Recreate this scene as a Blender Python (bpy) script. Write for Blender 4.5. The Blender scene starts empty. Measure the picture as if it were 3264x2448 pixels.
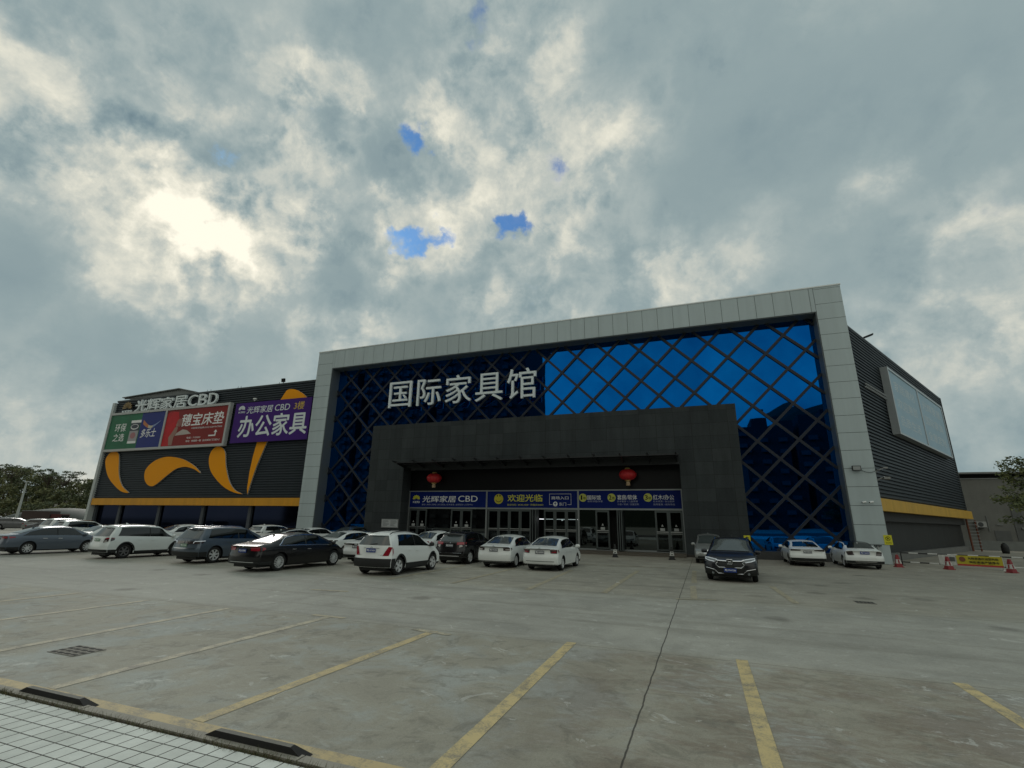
import bpy, bmesh, math, random
import numpy as np
from mathutils import Vector, Matrix
S = bpy.context.scene
COL = S.collection
U = 1.12            # metres per unit of image-pixel coordinates, scaled about the camera's foot to suit cars
R = math.radians
rng = random.Random(7)

# ------------------------------------------------------------------ camera
def cam_axes(yaw, pitch, roll):
    f = Vector((math.sin(yaw)*math.cos(pitch), math.cos(yaw)*math.cos(pitch), math.sin(pitch)))
    r = Vector((math.cos(yaw), -math.sin(yaw), 0)); u = r.cross(f)
    r2 = r*math.cos(roll)+u*math.sin(roll); u2 = -r*math.sin(roll)+u*math.cos(roll)
    return r2, u2, f
CR, CU, CF = cam_axes(R(-20.903), R(16.075), R(0.965))
cd = bpy.data.cameras.new('camera'); cam = bpy.data.objects.new('camera', cd); COL.objects.link(cam)
cd.sensor_width = 36; cd.lens = 16.83; cd.clip_start = .05; cd.clip_end = 3000
cam.matrix_world = Matrix(((CR.x, CU.x, -CF.x, 0), (CR.y, CU.y, -CF.y, 0), (CR.z, CU.z, -CF.z, 2.072), (0, 0, 0, 1)))
S.camera = cam
S.view_settings.view_transform = 'Standard'; S.view_settings.look = 'None'
S.view_settings.exposure = 0.10; S.view_settings.gamma = 1
S.cycles.max_bounces = 6; S.cycles.use_denoising = True
S.cycles.sample_clamp_indirect = 4

# ------------------------------------------------------------------ sky
SUN_AZ, SUN_EL = R(-56), R(23.5)
SUN_DIR = Vector((math.sin(SUN_AZ)*math.cos(SUN_EL), math.cos(SUN_AZ)*math.cos(SUN_EL), math.sin(SUN_EL)))
class NT:
    def __init__(s, tree): s.t = tree; s.n = tree.nodes; s.l = tree.links
    def new(s, typ, **kw):
        n = s.n.new(typ)
        for k, v in kw.items(): setattr(n, k, v)
        return n
    def put(s, sock, v):
        if isinstance(v, bpy.types.NodeSocket): s.l.new(v, sock)
        elif v is not None: sock.default_value = v
    def math(s, op, a, b=None, c=None, clamp=False):
        n = s.new('ShaderNodeMath', operation=op, use_clamp=clamp)
        for i, v in enumerate((a, b, c)): s.put(n.inputs[i], v)
        return n.outputs[0]
    def vec(s, op, a, b=None, scale=None):
        n = s.new('ShaderNodeVectorMath', operation=op); s.put(n.inputs[0], a)
        if b is not None: s.put(n.inputs[1], b)
        if scale is not None: s.put(n.inputs['Scale'], scale)
        return n.outputs['Value'] if op == 'DOT_PRODUCT' else n.outputs[0]
    def noise(s, vec, scale, detail=4, rough=.55, dist=0, out=0):
        n = s.new('ShaderNodeTexNoise'); s.put(n.inputs['Vector'], vec)
        n.inputs['Scale'].default_value = scale; n.inputs['Detail'].default_value = detail
        n.inputs['Roughness'].default_value = rough; n.inputs['Distortion'].default_value = dist
        return n.outputs[out]
    def ramp(s, fac, stops, interp='LINEAR'):
        n = s.new('ShaderNodeValToRGB'); s.put(n.inputs[0], fac); e = n.color_ramp.elements
        n.color_ramp.interpolation = interp
        while len(e) < len(stops): e.new(.5)
        for i, (p, c) in enumerate(stops):
            e[i].position = p; e[i].color = (*c, 1) if len(c) == 3 else c
        return n.outputs[0]
    def mix(s, fac, a, b, blend='MIX'):
        n = s.new('ShaderNodeMix', data_type='RGBA', blend_type=blend)
        s.put(n.inputs[0], fac)
        for i, v in ((6, a), (7, b)):
            if isinstance(v, tuple) and len(v) == 3: v = (*v, 1)
            s.put(n.inputs[i], v)
        return n.outputs[2]
    def step(s, v, a, b):
        n = s.new('ShaderNodeMapRange', interpolation_type='SMOOTHSTEP'); s.put(n.inputs[0], v)
        n.inputs[1].default_value = a; n.inputs[2].default_value = b
        return n.outputs[0]

W = bpy.data.worlds.new('World'); S.world = W; W.use_nodes = True
W.node_tree.nodes.clear(); N = NT(W.node_tree)
def look(px, py):                    # direction of a place in the sky, from its pixel position in the image (2212 wide)
    x, y = px*1.47559, py*1.47559
    d = CF*1526 + CR*(x-1632) - CU*(y-1224)
    return d.normalized()
tc = N.new('ShaderNodeTexCoord').outputs['Generated']
dirn = N.vec('NORMALIZE', tc)
# cloud layer coordinates: the direction projected on a flat ceiling
sep = N.new('ShaderNodeSeparateXYZ'); N.put(sep.inputs[0], dirn)
zc = N.math('ADD', N.math('MAXIMUM', sep.outputs[2], 0.0), .18)
cmb = N.new('ShaderNodeCombineXYZ')
N.put(cmb.inputs[0], N.math('DIVIDE', sep.outputs[0], zc)); N.put(cmb.inputs[1], N.math('DIVIDE', sep.outputs[1], zc))
P = cmb.outputs[0]
wA = N.vec('SUBTRACT', N.noise(dirn, 5.0, 5, .6, out=1), (.5, .5, .5))
wB = N.vec('SUBTRACT', N.noise(dirn, 17.0, 6, .62, out=1), (.5, .5, .5))
dw = N.vec('NORMALIZE', N.vec('ADD', dirn, N.vec('ADD', N.vec('SCALE', wA, scale=.16), N.vec('SCALE', wB, scale=.09))))
def blobs(items):
    tot = None
    for px, py, sg, a in items:
        k = 2*(1526/1.47559/sg)**2/2     # gaussian of angular radius sg/focal
        v = N.vec('DOT_PRODUCT', dw, tuple(look(px, py)))
        e = N.math('EXPONENT', N.math('MULTIPLY', N.math('SUBTRACT', v, 1.0), k*1.0))
        e = N.math('MULTIPLY', e, a)
        tot = e if tot is None else N.math('ADD', tot, e)
    return tot
LUM = [(430,545,80,.30),(480,600,42,.60),(380,600,60,.34),(340,560,65,.20),(600,500,70,.16),(300,480,60,.10),(400,450,70,.16),(530,545,55,.28),(370,620,50,.30),(210,400,60,.18),(150,370,50,.16),(60,260,55,.16),(20,320,50,.14),(120,440,50,.10),
 (600,300,60,.22),(700,262,50,.28),(730,210,40,.34),(560,390,40,.16),(660,480,34,.42),(650,525,26,.28),(620,250,50,.12),(470,430,60,.20),(330,400,50,.18),
 (930,250,38,.34),(850,470,40,.36),(800,480,30,.16),(950,440,50,.20),(1010,430,50,.26),(1110,440,45,.22),(1210,490,60,.20),(1250,420,50,.14),(920,545,50,.18),(1040,515,28,.20),(860,560,30,.1),
 (1110,240,60,.16),(1280,340,70,.13),(1380,300,45,.08),(1120,330,45,.18),(990,220,50,.18),(460,728,20,.50),(440,690,28,.24),(700,690,45,.30),(790,685,40,.26),(640,700,26,.2),
 (1070,670,45,.20),(1060,60,50,.12),(1150,130,55,.10),(1200,40,50,.08),(1080,120,36,.12),(1890,390,30,.2),(2130,430,50,.15),(2080,470,50,.08),(1480,580,70,.2),(1600,560,60,.16),(1400,610,60,.14),
 (2150,690,60,.1),(1720,470,50,.06),(110,700,50,.12),(2050,640,70,.08),(880,690,26,.14),(1430,190,45,.08),
 (160,630,105,-.12),(30,470,70,-.10),(30,560,80,-.08),(330,710,90,-.10),(590,440,40,-.22),(620,490,36,-.14),(500,350,40,-.14),(800,370,70,-.17),(840,310,40,-.12),(580,600,50,-.10),
 (640,640,80,-.12),(560,660,60,-.08),(800,600,80,-.11),(730,560,50,-.08),(1440,400,100,-.09),(1600,480,120,-.06),(1750,560,100,-.04),(700,120,130,-.07),(850,180,90,-.07),(1320,120,120,-.08),
 (1500,250,140,-.05),(2000,130,170,-.08),(1800,250,150,-.05),(1000,600,90,-.05),(200,770,100,-.08),(480,800,80,-.04),(450,325,24,-.22),(480,340,24,-.2),(725,268,14,-.35),(540,320,26,-.14),
 (2150,300,120,-.07),(300,250,120,-.04)]
HOLES = [(905,293,19,.95),(915,300,14,.4),(850,518,12,.6),(875,511,14,.75),(900,503,16,.95),(930,495,16,.95),(960,487,15,.9),(985,481,12,.6),(1085,485,14,.75),(1108,487,17,1.0),(1132,492,13,.85),
 (1030,42,20,.62),(1190,368,24,.62),(1205,375,15,.3),(1350,328,22,.4),(725,262,15,.3),(450,325,20,.35),(490,340,20,.3),(1120,362,15,.4),(2190,450,24,.35),(300,390,15,.2)]
lumb = blobs(LUM); lumb = N.math('DIVIDE', N.math('MULTIPLY', lumb, .72), N.math('ADD', 1.0, N.math('MULTIPLY', N.math('MAXIMUM', lumb, 0.0), 1.15))); hole = blobs(HOLES)
fd1 = N.noise(dirn, 4.5, 8, .6, .3); fd2 = N.noise(dirn, 12.0, 9, .62, .4); fd3 = N.noise(dirn, 34.0, 8, .65, .3); fb2 = N.noise(P, 3.2, 8, .6, .3)
def puffs(scale, w):
    # dark-bellied lumps with thin, bright edges: distance to the nearest lump centre
    v = N.new('ShaderNodeTexVoronoi', feature='SMOOTH_F1'); v.inputs['Scale'].default_value = scale; v.inputs['Smoothness'].default_value = .45
    N.put(v.inputs['Vector'], N.vec('ADD', dirn, N.vec('ADD', N.vec('SCALE', wA, scale=w), N.vec('SCALE', wB, scale=w*.8)))); return v.outputs['Distance']
pf = N.math('ADD', N.math('MULTIPLY', puffs(6.5, .20), .6), N.math('MULTIPLY', puffs(15, .13), .4))
def amp(n, k, m=.5): return N.math('MULTIPLY', N.math('SUBTRACT', n, m), k)
tx_ = N.math('ADD', N.math('ADD', amp(pf, 1.5, .42), amp(fd2, 1.1)), N.math('ADD', amp(fd1, .9), amp(fd3, .45)))      # about -.5 .. .5
sun_dot = N.vec('DOT_PRODUCT', dirn, tuple(SUN_DIR))
glow = N.math('POWER', N.math('MAXIMUM', sun_dot, 0.0), 5.0)
lum = N.math('MULTIPLY', lumb, N.math('MAXIMUM', N.math('ADD', .78, N.math('MULTIPLY', tx_, 2.5)), .10))
lum = N.math('ADD', lum, N.math('MULTIPLY', tx_, N.math('MULTIPLY', N.math('ADD', .30, N.math('MULTIPLY', glow, .25)), N.math('ADD', .38, N.math('MULTIPLY', N.step(N.noise(dirn, 2.3, 3, .5), .36, .66), .85)))))
lum = N.math('ADD', N.math('ADD', lum, amp(fb2, .10)), N.math('ADD', .465, N.math('MULTIPLY', glow, .02)))
back = N.step(sep.outputs[1], .1, -.5)                        # fill: unseen sky behind the visitor, brightened to lift the facade
lum = N.math('ADD', lum, N.math('MULTIPLY', back, .27))
lum = N.math('MINIMUM', lum, N.math('ADD', .60, N.math('MULTIPLY', N.math('SUBTRACT', N.math('ADD', lum, N.math('MULTIPLY', tx_, .35)), .60), .46)))   # thick cloud never burns out flat
ccol = N.ramp(lum, [(0, (.095, .15, .185)), (.22, (.185, .26, .29)), (.42, (.275, .350, .360)), (.58, (.375, .435, .425)), (.70, (.52, .545, .495)), (.82, (.70, .69, .59)), (1, (.98, .93, .78))])
sky = N.new('ShaderNodeTexSky', sky_type='NISHITA'); sky.sun_disc = False
sky.sun_elevation = SUN_EL; sky.sun_rotation = SUN_AZ; sky.altitude = 0; sky.air_density = 1.2; sky.ozone_density = 3
blue = N.mix(1.0, sky.outputs[0], (.026, .060, .098), 'MULTIPLY')
hmask = N.step(N.math('ADD', hole, N.math('ADD', amp(fd3, 1.0), N.math('ADD', amp(pf, -.5, .42), amp(fd2, 1.1)))), .26, 1.22)
skyc = N.mix(N.math('MULTIPLY', hmask, .9), ccol, blue)
bg = N.new('ShaderNodeBackground'); N.put(bg.inputs[0], skyc); bg.inputs[1].default_value = 1.0
wo = N.new('ShaderNodeOutputWorld'); N.l.new(bg.outputs[0], wo.inputs[0])

# ------------------------------------------------------------------ sun behind the clouds
sd = bpy.data.lights.new('sun', 'SUN'); sd.energy = 0.8; sd.angle = R(18); sd.color = (1, .96, .89)
so = bpy.data.objects.new('sun', sd); COL.objects.link(so)
so.rotation_mode = 'QUATERNION'; so.rotation_quaternion = SUN_DIR.to_track_quat('Z', 'Y'); so.location = (-60, 40, 60)

# ------------------------------------------------------------------ helpers
def lin(r, g, b):
    f = lambda v: (v/255/12.92) if v <= 10 else ((v/255+.055)/1.055)**2.4
    return (f(r), f(g), f(b))
MATS = {}
def M(name, col, rough=.6, metal=0., spec=.5, var=.12, vs=2.0, bump=0., bs=30., coat=0., streak=None, fine=0., trans=0.):
    """plain procedural surface: base colour, soft mottling, optional vertical streaks, optional bump"""
    m = bpy.data.materials.new(name); m.use_nodes = True; t = NT(m.node_tree)
    b = t.n['Principled BSDF']; co = t.new('ShaderNodeTexCoord').outputs['Object']
    n1 = t.noise(co, vs, 6, .6)
    f = t.math('ADD', 1 - var, t.math('MULTIPLY', n1, 2*var))
    if fine: f = t.math('MULTIPLY', f, t.math('ADD', 1-fine, t.math('MULTIPLY', t.noise(co, vs*22, 3, .6), 2*fine)))
    if streak:
        mp = t.new('ShaderNodeMapping'); mp.inputs['Scale'].default_value = (streak[0], streak[0], streak[1]); t.put(mp.inputs[0], co)
        f = t.math('MULTIPLY', f, t.math('ADD', 1-streak[2], t.math('MULTIPLY', t.noise(mp.outputs[0], 1, 5, .6), 2*streak[2])))
    comb = t.new('ShaderNodeCombineColor')
    for i in range(3): t.put(comb.inputs[i], f)
    c = t.mix(1.0, (*col, 1), comb.outputs[0], 'MULTIPLY')
    t.put(b.inputs['Base Color'], c)
    t.put(b.inputs['Roughness'], t.math('ADD', rough*.85, t.math('MULTIPLY', n1, rough*.3), clamp=True))
    b.inputs['Metallic'].default_value = metal; b.inputs['Specular IOR Level'].default_value = spec
    b.inputs['Coat Weight'].default_value = coat; b.inputs['Coat Roughness'].default_value = .06
    if bump:
        bn = t.new('ShaderNodeBump'); bn.inputs['Strength'].default_value = bump; bn.inputs['Distance'].default_value = .02
        t.put(bn.inputs['Height'], t.noise(co, bs, 5, .6)); t.put(b.inputs['Normal'], bn.outputs[0])
    MATS[name] = m
    return m

class MB:
    """collects faces and links them as ONE mesh object"""
    def __init__(s, k=U): s.v = []; s.f = []; s.mi = []; s.k = k
    def face(s, pts, mi=0):
        i = len(s.v); s.v += [tuple(p) for p in pts]; s.f.append(tuple(range(i, i+len(pts)))); s.mi.append(mi)
    def box(s, x0, x1, y0, y1, z0, z1, mi=0, T=None):
        c = [(x, y, z) for z in (z0, z1) for y in (y0, y1) for x in (x0, x1)]
        if T: c = [T(*p) for p in c]
        i = len(s.v); s.v += c
        for q in ((0, 2, 3, 1), (4, 5, 7, 6), (0, 1, 5, 4), (2, 6, 7, 3), (0, 4, 6, 2), (1, 3, 7, 5)):
            s.f.append(tuple(i+a for a in q)); s.mi.append(mi)
    def prism(s, poly, y0, y1, mi=0, mside=None, T=None):
        """polygon in (x,z) seen from -y, with thickness from y0 (near) to y1"""
        n = len(poly); a = [(x, y0, z) for x, z in poly]; b = [(x, y1, z) for x, z in poly]
        if T: a = [T(*p) for p in a]; b = [T(*p) for p in b]
        i = len(s.v); s.v += a+b
        s.f.append(tuple(range(i, i+n))); s.mi.append(mi)
        s.f.append(tuple(reversed(range(i+n, i+2*n)))); s.mi.append(mi)
        for j in range(n):
            k = (j+1) % n
            s.f.append((i+j, i+n+j, i+n+k, i+k)); s.mi.append(mi if mside is None else mside)
    def tube(s, pts, r, n=8, mi=0, cap=True):
        pts = [Vector(p) for p in pts]; rr = r if isinstance(r, (list, tuple)) else [r]*len(pts)
        rings = []
        for j, p in enumerate(pts):
            d = (pts[min(j+1, len(pts)-1)]-pts[max(j-1, 0)]).normalized()
            a = d.orthogonal().normalized() if abs(d.z) < .95 else Vector((1, 0, 0))
            a = (a - d*a.dot(d)).normalized(); b = d.cross(a)
            i = len(s.v); s.v += [tuple(p+(a*math.cos(2*math.pi*q/n)+b*math.sin(2*math.pi*q/n))*rr[j]) for q in range(n)]
            rings.append(i)
        for j in range(len(rings)-1):
            for q in range(n):
                s.f.append((rings[j]+q, rings[j]+(q+1) % n, rings[j+1]+(q+1) % n, rings[j+1]+q)); s.mi.append(mi)
        if cap:
            s.f.append(tuple(reversed(range(rings[0], rings[0]+n)))); s.mi.append(mi)
            s.f.append(tuple(range(rings[-1], rings[-1]+n))); s.mi.append(mi)
    def lathe(s, prof, n=24, mi=0, T=None):
        """profile of (radius, height) turned round z"""
        rings = []
        for rad, h in prof:
            i = len(s.v)
            c = [(rad*math.cos(2*math.pi*q/n), rad*math.sin(2*math.pi*q/n), h) for q in range(n)]
            s.v += [T(*p) for p in c] if T else c
            rings.append(i)
        for j in range(len(rings)-1):
            for q in range(n):
                s.f.append((rings[j]+q, rings[j]+(q+1) % n, rings[j+1]+(q+1) % n, rings[j+1]+q)); s.mi.append(mi)
    def grid(s, fn, nu, nv, mi=0, flip=False):
        i = len(s.v)
        for a in range(nu+1):
            for b in range(nv+1): s.v.append(tuple(fn(a/nu, b/nv)))
        for a in range(nu):
            for b in range(nv):
                q = (i+a*(nv+1)+b, i+(a+1)*(nv+1)+b, i+(a+1)*(nv+1)+b+1, i+a*(nv+1)+b+1)
                s.f.append(tuple(reversed(q)) if flip else q); s.mi.append(mi)
    def mesh(s, name, mats):
        me = bpy.data.meshes.new(name)
        me.from_pydata([(x*s.k, y*s.k, z*s.k) for x, y, z in s.v], [], s.f)
        for m in (mats if isinstance(mats, (list, tuple)) else [mats]): me.materials.append(m)
        me.polygons.foreach_set('material_index', s.mi); me.update()
        return me
    def build(s, name, mats, parent=None, smooth=False, merge=False):
        me = s.mesh(name, mats)
        if merge or smooth:
            bm = bmesh.new(); bm.from_mesh(me); bmesh.ops.remove_doubles(bm, verts=bm.verts, dist=.0008); bm.to_mesh(me); bm.free()
        if smooth: me.polygons.foreach_set('use_smooth', [True]*len(me.polygons))
        return link(name, me, parent)
def link(name, me, parent=None):
    o = bpy.data.objects.new(name, me); COL.objects.link(o)
    if parent is not None: o.parent = parent
    return o
def thing(name, label, cat, loc=(0, 0, 0), rz=0., group=None):
    o = bpy.data.objects.new(name, None); COL.objects.link(o); o.location = loc; o.rotation_euler = (0, 0, rz)
    return tag(o, label, cat, group)
def tag(o, label, cat, group=None):
    o['label'] = label; o['category'] = cat
    if group: o['group'] = group
    return o
def struct(o): o['kind'] = 'structure'; return o
def setlab(o, label): o['label'] = label; return o

_tc = {}
def text_verts(txt, shear):
    key = (txt, shear)
    if key not in _tc:
        cu = bpy.data.curves.new('lettering', 'FONT'); cu.body = txt; cu.resolution_u = 3
        cu.shear = shear; cu.fill_mode = 'FRONT'
        ob = bpy.data.objects.new('lettering', cu); COL.objects.link(ob)
        dg = bpy.context.evaluated_depsgraph_get(); dg.update()
        me = bpy.data.meshes.new_from_object(ob.evaluated_get(dg))
        vs = [tuple(v.co) for v in me.vertices]; fs = [tuple(p.vertices) for p in me.polygons]
        # boundary edges for the side walls
        cnt = {}
        for p in me.polygons:
            for a, b in zip(p.vertices, list(p.vertices)[1:]+[p.vertices[0]]):
                cnt[(a, b)] = 1
        be = [(a, b) for (a, b) in cnt if (b, a) not in cnt]
        bpy.data.objects.remove(ob); bpy.data.curves.remove(cu); bpy.data.meshes.remove(me)
        _tc[key] = (vs, fs, be)
    return _tc[key]
def text(name, txt, x0, x1, z0, z1, y, mat, parent, bold=.0, depth=.01, shear=0., k=U, T=None, face=-1):
    """lettering fitted into the box x0..x1, z0..z1; its face at y, towards -y (face=-1) or +y (face=1)"""
    vs, fs, be = text_verts(txt, shear)
    if not vs: return None
    ax = min(v[0] for v in vs); bx = max(v[0] for v in vs); ay = min(v[1] for v in vs); by = max(v[1] for v in vs)
    m = MB(k); n = len(vs); h = z1-z0
    # heavier weights are several copies of the outline, set a hair apart
    q = bold*.8*h
    cps = [(0, 0)] if bold <= 0 else [(-q, 0), (q, 0), (0, -q), (0, q)]
    for ci, (sx, sz) in enumerate(cps):
        def mp(v, dy):
            x = x0+q+(v[0]-ax)/(bx-ax)*(x1-x0-2*q)+sx; z = z0+q+(v[1]-ay)/(by-ay)*(z1-z0-2*q)+sz
            d = dy+ci*min(.0004, depth*.08)
            p = (x, y+d, z) if face < 0 else (-x, y-d, z)
            return T(*p) if T else p
        i = len(m.v)
        m.v += [mp(v, 0) for v in vs]; m.f += [tuple(i+a for a in f) for f in fs]
        m.v += [mp(v, depth) for v in vs]
        m.f += [(i+b, i+a, i+a+n, i+b+n) for a, b in be]
    m.mi = [0]*len(m.f)
    return m.build(name, mat, parent)

# ------------------------------------------------------------------ ground
def concrete():
    m = bpy.data.materials.new('weathered_concrete'); m.use_nodes = True; t = NT(m.node_tree); b = t.n['Principled BSDF']
    co = t.new('ShaderNodeTexCoord').outputs['Object']
    sp = t.new('ShaderNodeSeparateXYZ'); t.put(sp.inputs[0], co); x, y = sp.outputs[0], sp.outputs[1]
    big = t.noise(co, .16, 5, .55); mid = t.noise(co, .9, 8, .65, .6); small = t.noise(co, 6, 8, .7, .4); grain = t.noise(co, 70, 3, .6)
    mp = t.new('ShaderNodeMapping'); mp.inputs['Scale'].default_value = (.9, 2.2, 1); mp.inputs['Rotation'].default_value = (0, 0, R(12)); t.put(mp.inputs[0], co)
    scuff = t.noise(mp.outputs[0], 2.6, 9, .68, 1.2)
    ymix = t.math('ADD', y, t.math('MULTIPLY', t.math('SUBTRACT', mid, .5), .35))
    lane = t.math('MULTIPLY', t.math('MULTIPLY', t.step(ymix, 9.0, 9.6), t.step(ymix, 17.0, 14.8)), .8)
    far = t.step(ymix, 15.6, 17.5)
    c = t.mix(lane, (.255, .243, .198), (.278, .278, .250))
    c = t.mix(far, c, (.258, .245, .205))
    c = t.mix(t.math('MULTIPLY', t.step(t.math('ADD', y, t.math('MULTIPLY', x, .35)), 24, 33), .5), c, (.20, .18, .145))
    # grey-blue washed patches and rusty brown stains in the near bays
    near = t.step(ymix, 9.4, 8.9)
    mot = t.noise(co, 2.4, 9, .72, .8); spk = t.noise(co, 22, 6, .75, .3); cl = t.noise(co, .45, 7, .62, 1.0)
    c = t.mix(t.math('MULTIPLY', t.math('MULTIPLY', near, t.step(t.math('ADD', t.math('MULTIPLY', mid, .6), t.math('MULTIPLY', cl, .4)), .46, .60)), .85), c, (.255, .27, .255))
    bx = t.math('MULTIPLY', t.step(x, -3.0, -.5), t.step(x, 4.6, 2.6))
    c = t.mix(t.math('MULTIPLY', t.math('MULTIPLY', near, bx), t.math('MULTIPLY', t.step(t.math('ADD', t.math('MULTIPLY', scuff, .5), t.math('MULTIPLY', cl, .5)), .44, .56), .60)), c, (.15, .112, .08))
    c = t.mix(t.math('MULTIPLY', t.math('ADD', .30, t.math('MULTIPLY', near, .70)), t.math('MULTIPLY', t.step(mot, .50, .64), .50)), c, (.125, .12, .098))
    c = t.mix(t.math('MULTIPLY', t.math('ADD', .35, t.math('MULTIPLY', near, .65)), t.math('MULTIPLY', t.step(spk, .56, .68), .45)), c, (.10, .098, .08))
    c = t.mix(t.math('MULTIPLY', t.step(scuff, .54, .68), t.math('ADD', .22, t.math('MULTIPLY', t.math('MULTIPLY', near, t.step(x, 1.2, 3.6)), .50))), c, (.44, .45, .42))
    c = t.mix(t.math('MULTIPLY', t.step(t.noise(co, 2.1, 5, .7, .8), .62, .66), .55), c, (.42, .42, .39))
    # tyre tracks swept along the lane and oil drips in the bays
    mp2 = t.new('ShaderNodeMapping'); mp2.inputs['Scale'].default_value = (.07, 1.5, 1); mp2.inputs['Rotation'].default_value = (0, 0, R(4)); t.put(mp2.inputs[0], co)
    c = t.mix(t.math('MULTIPLY', t.step(t.noise(mp2.outputs[0], 1.1, 5, .6, .2), .52, .66), t.math('MULTIPLY', t.math('SUBTRACT', 1.0, near), .35)), c, (.15, .142, .118))
    vo = t.new('ShaderNodeTexVoronoi'); vo.inputs['Scale'].default_value = .42; t.put(vo.inputs['Vector'], t.vec('ADD', co, t.vec('SCALE', t.noise(co, 3, 5, .6, out=1), scale=.5)))
    c = t.mix(t.math('MULTIPLY', t.step(vo.outputs['Distance'], .20, .05), .55), c, (.075, .068, .055))
    k = t.math('MULTIPLY', t.math('ADD', .85, t.math('MULTIPLY', big, .75)), t.math('MULTIPLY', t.math('ADD', .62, t.math('MULTIPLY', mid, .80)), t.math('MULTIPLY', t.math('ADD', .66, t.math('MULTIPLY', spk, .68)), t.math('ADD', .72, t.math('MULTIPLY', grain, .56)))))
    cb = t.new('ShaderNodeCombineColor'); [t.put(cb.inputs[i], k) for i in range(3)]
    c = t.mix(1.0, c, cb.outputs[0], 'MULTIPLY')
    # sawn joints between slabs
    jit = t.math('MULTIPLY', t.math('SUBTRACT', t.noise(co, 2.2, 4, .6), .5), .05)
    def joint(v, at, w, dep):
        d = t.math('ABSOLUTE', t.math('SUBTRACT', t.math('ADD', v, jit), at))
        return t.math('MULTIPLY', t.step(d, w, w*.35), dep)
    xs = t.math('SUBTRACT', x, t.math('MULTIPLY', y, .0075))
    jj = joint(xs, -.87, .014, .85)
    for at, w, d in ((9.25, .02, .35), (15.75, .03, .30), (22.4, .03, .35)): jj = t.math('MAXIMUM', jj, joint(y, at, w, d))
    for at in (-10.3, -20.2, 8.3, 17.5): jj = t.math('MAXIMUM', jj, joint(xs, at, .012, .45))
    c = t.mix(jj, c, (.035, .032, .027))
    t.put(b.inputs['Base Color'], c)
    t.put(b.inputs['Roughness'], t.math('ADD', .66, t.math('MULTIPLY', mid, .3))); b.inputs['Specular IOR Level'].default_value = .3
    bn = t.new('ShaderNodeBump'); bn.inputs['Strength'].default_value = .35; bn.inputs['Distance'].default_value = .012
    t.put(bn.inputs['Height'], t.math('SUBTRACT', t.math('ADD', small, t.math('MULTIPLY', grain, .5)), t.math('MULTIPLY', jj, 2.0))); t.put(b.inputs['Normal'], bn.outputs[0])
    return m
def paint_mat(name, col, wear):
    m = bpy.data.materials.new(name); m.use_nodes = True; t = NT(m.node_tree); b = t.n['Principled BSDF']
    co = t.new('ShaderNodeTexCoord').outputs['Object']
    n = t.noise(co, 3.5, 8, .7, .5); n2 = t.noise(co, 45, 4, .65)
    w = t.step(t.math('ADD', t.math('MULTIPLY', n, .65), t.math('MULTIPLY', n2, .35)), 1-wear-.12, 1-wear+.10)
    c = t.mix(t.noise(co, 1.2, 5, .6), (*[v*.82 for v in col], 1), (*[v*1.1 for v in col], 1))
    t.put(b.inputs['Base Color'], t.mix(w, c, (.215, .20, .16)))
    b.inputs['Roughness'].default_value = .75
    return m
def tiles():
    m = bpy.data.materials.new('white_paving_tile'); m.use_nodes = True; t = NT(m.node_tree); b = t.n['Principled BSDF']
    co = t.new('ShaderNodeTexCoord').outputs['Object']
    mp = t.new('ShaderNodeMapping'); mp.inputs['Location'].default_value = (.035, -.045, 0); t.put(mp.inputs[0], co)
    br = t.new('ShaderNodeTexBrick'); br.offset = 0; br.squash = 1; t.put(br.inputs['Vector'], mp.outputs[0])
    br.inputs['Scale'].default_value = 1; br.inputs['Brick Width'].default_value = .186; br.inputs['Row Height'].default_value = .186
    br.inputs['Mortar Size'].default_value = .0072; br.inputs['Mortar Smooth'].default_value = .25; br.inputs['Bias'].default_value = 0
    br.inputs['Color1'].default_value = (.62, .645, .60, 1); br.inputs['Color2'].default_value = (.72, .745, .70, 1); br.inputs['Mortar'].default_value = (.075, .075, .065, 1)
    n = t.noise(co, 1.6, 6, .65); g = t.noise(co, 60, 3, .6)
    k = t.math('MULTIPLY', t.math('ADD', .60, t.math('MULTIPLY', n, .75)), t.math('ADD', .90, t.math('MULTIPLY', g, .18)))
    cb = t.new('ShaderNodeCombineColor'); [t.put(cb.inputs[i], k) for i in range(3)]
    t.put(b.inputs['Base Color'], t.mix(1.0, br.outputs[0], cb.outputs[0], 'MULTIPLY'))
    b.inputs['Roughness'].default_value = .85; b.inputs['Specular IOR Level'].default_value = .15
    bn = t.new('ShaderNodeBump'); bn.inputs['Strength'].default_value = .5; bn.inputs['Distance'].default_value = .004; bn.invert = True
    t.put(bn.inputs['Height'], br.outputs[1]); t.put(b.inputs['Normal'], bn.outputs[0])
    return m
g = MB(1); g.grid(lambda a, b: (-420+840*a, -420+840*b, 0), 14, 14)
struct(g.build('ground', concrete()))
D = 32.4                                    # facade plane, in units worked out from image pixels
kerb_mat = M('kerb_stone', (.30, .28, .235), .85, var=.45, vs=3, bump=.5, bs=25, fine=.2)
p = MB(); p.box(-40, 40, -9, 3.50, -.1, .02); struct(p.build('pavement', tiles()))
kb = MB()
x = -40.
while x < 40: kb.box(x, x+.885, 3.545, 3.645, -.1, .028); x += .9
struct(kb.build('kerb', kerb_mat))
soil = MB(); soil.box(-40, 40, 3.5, 3.55, -.1, .012); struct(soil.build('soil_strip', M('dark_soil', (.05, .042, .028), .95, var=.4, vs=12, bump=.6, bs=60)))
road = MB(); road.box(-120, 120, -24, -9.2, -.1, .004); struct(road.build('road', M('asphalt', (.06, .06, .06), .9, var=.2, vs=1.5, fine=.2)))
gr = MB(); rg = random.Random(3)
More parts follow.
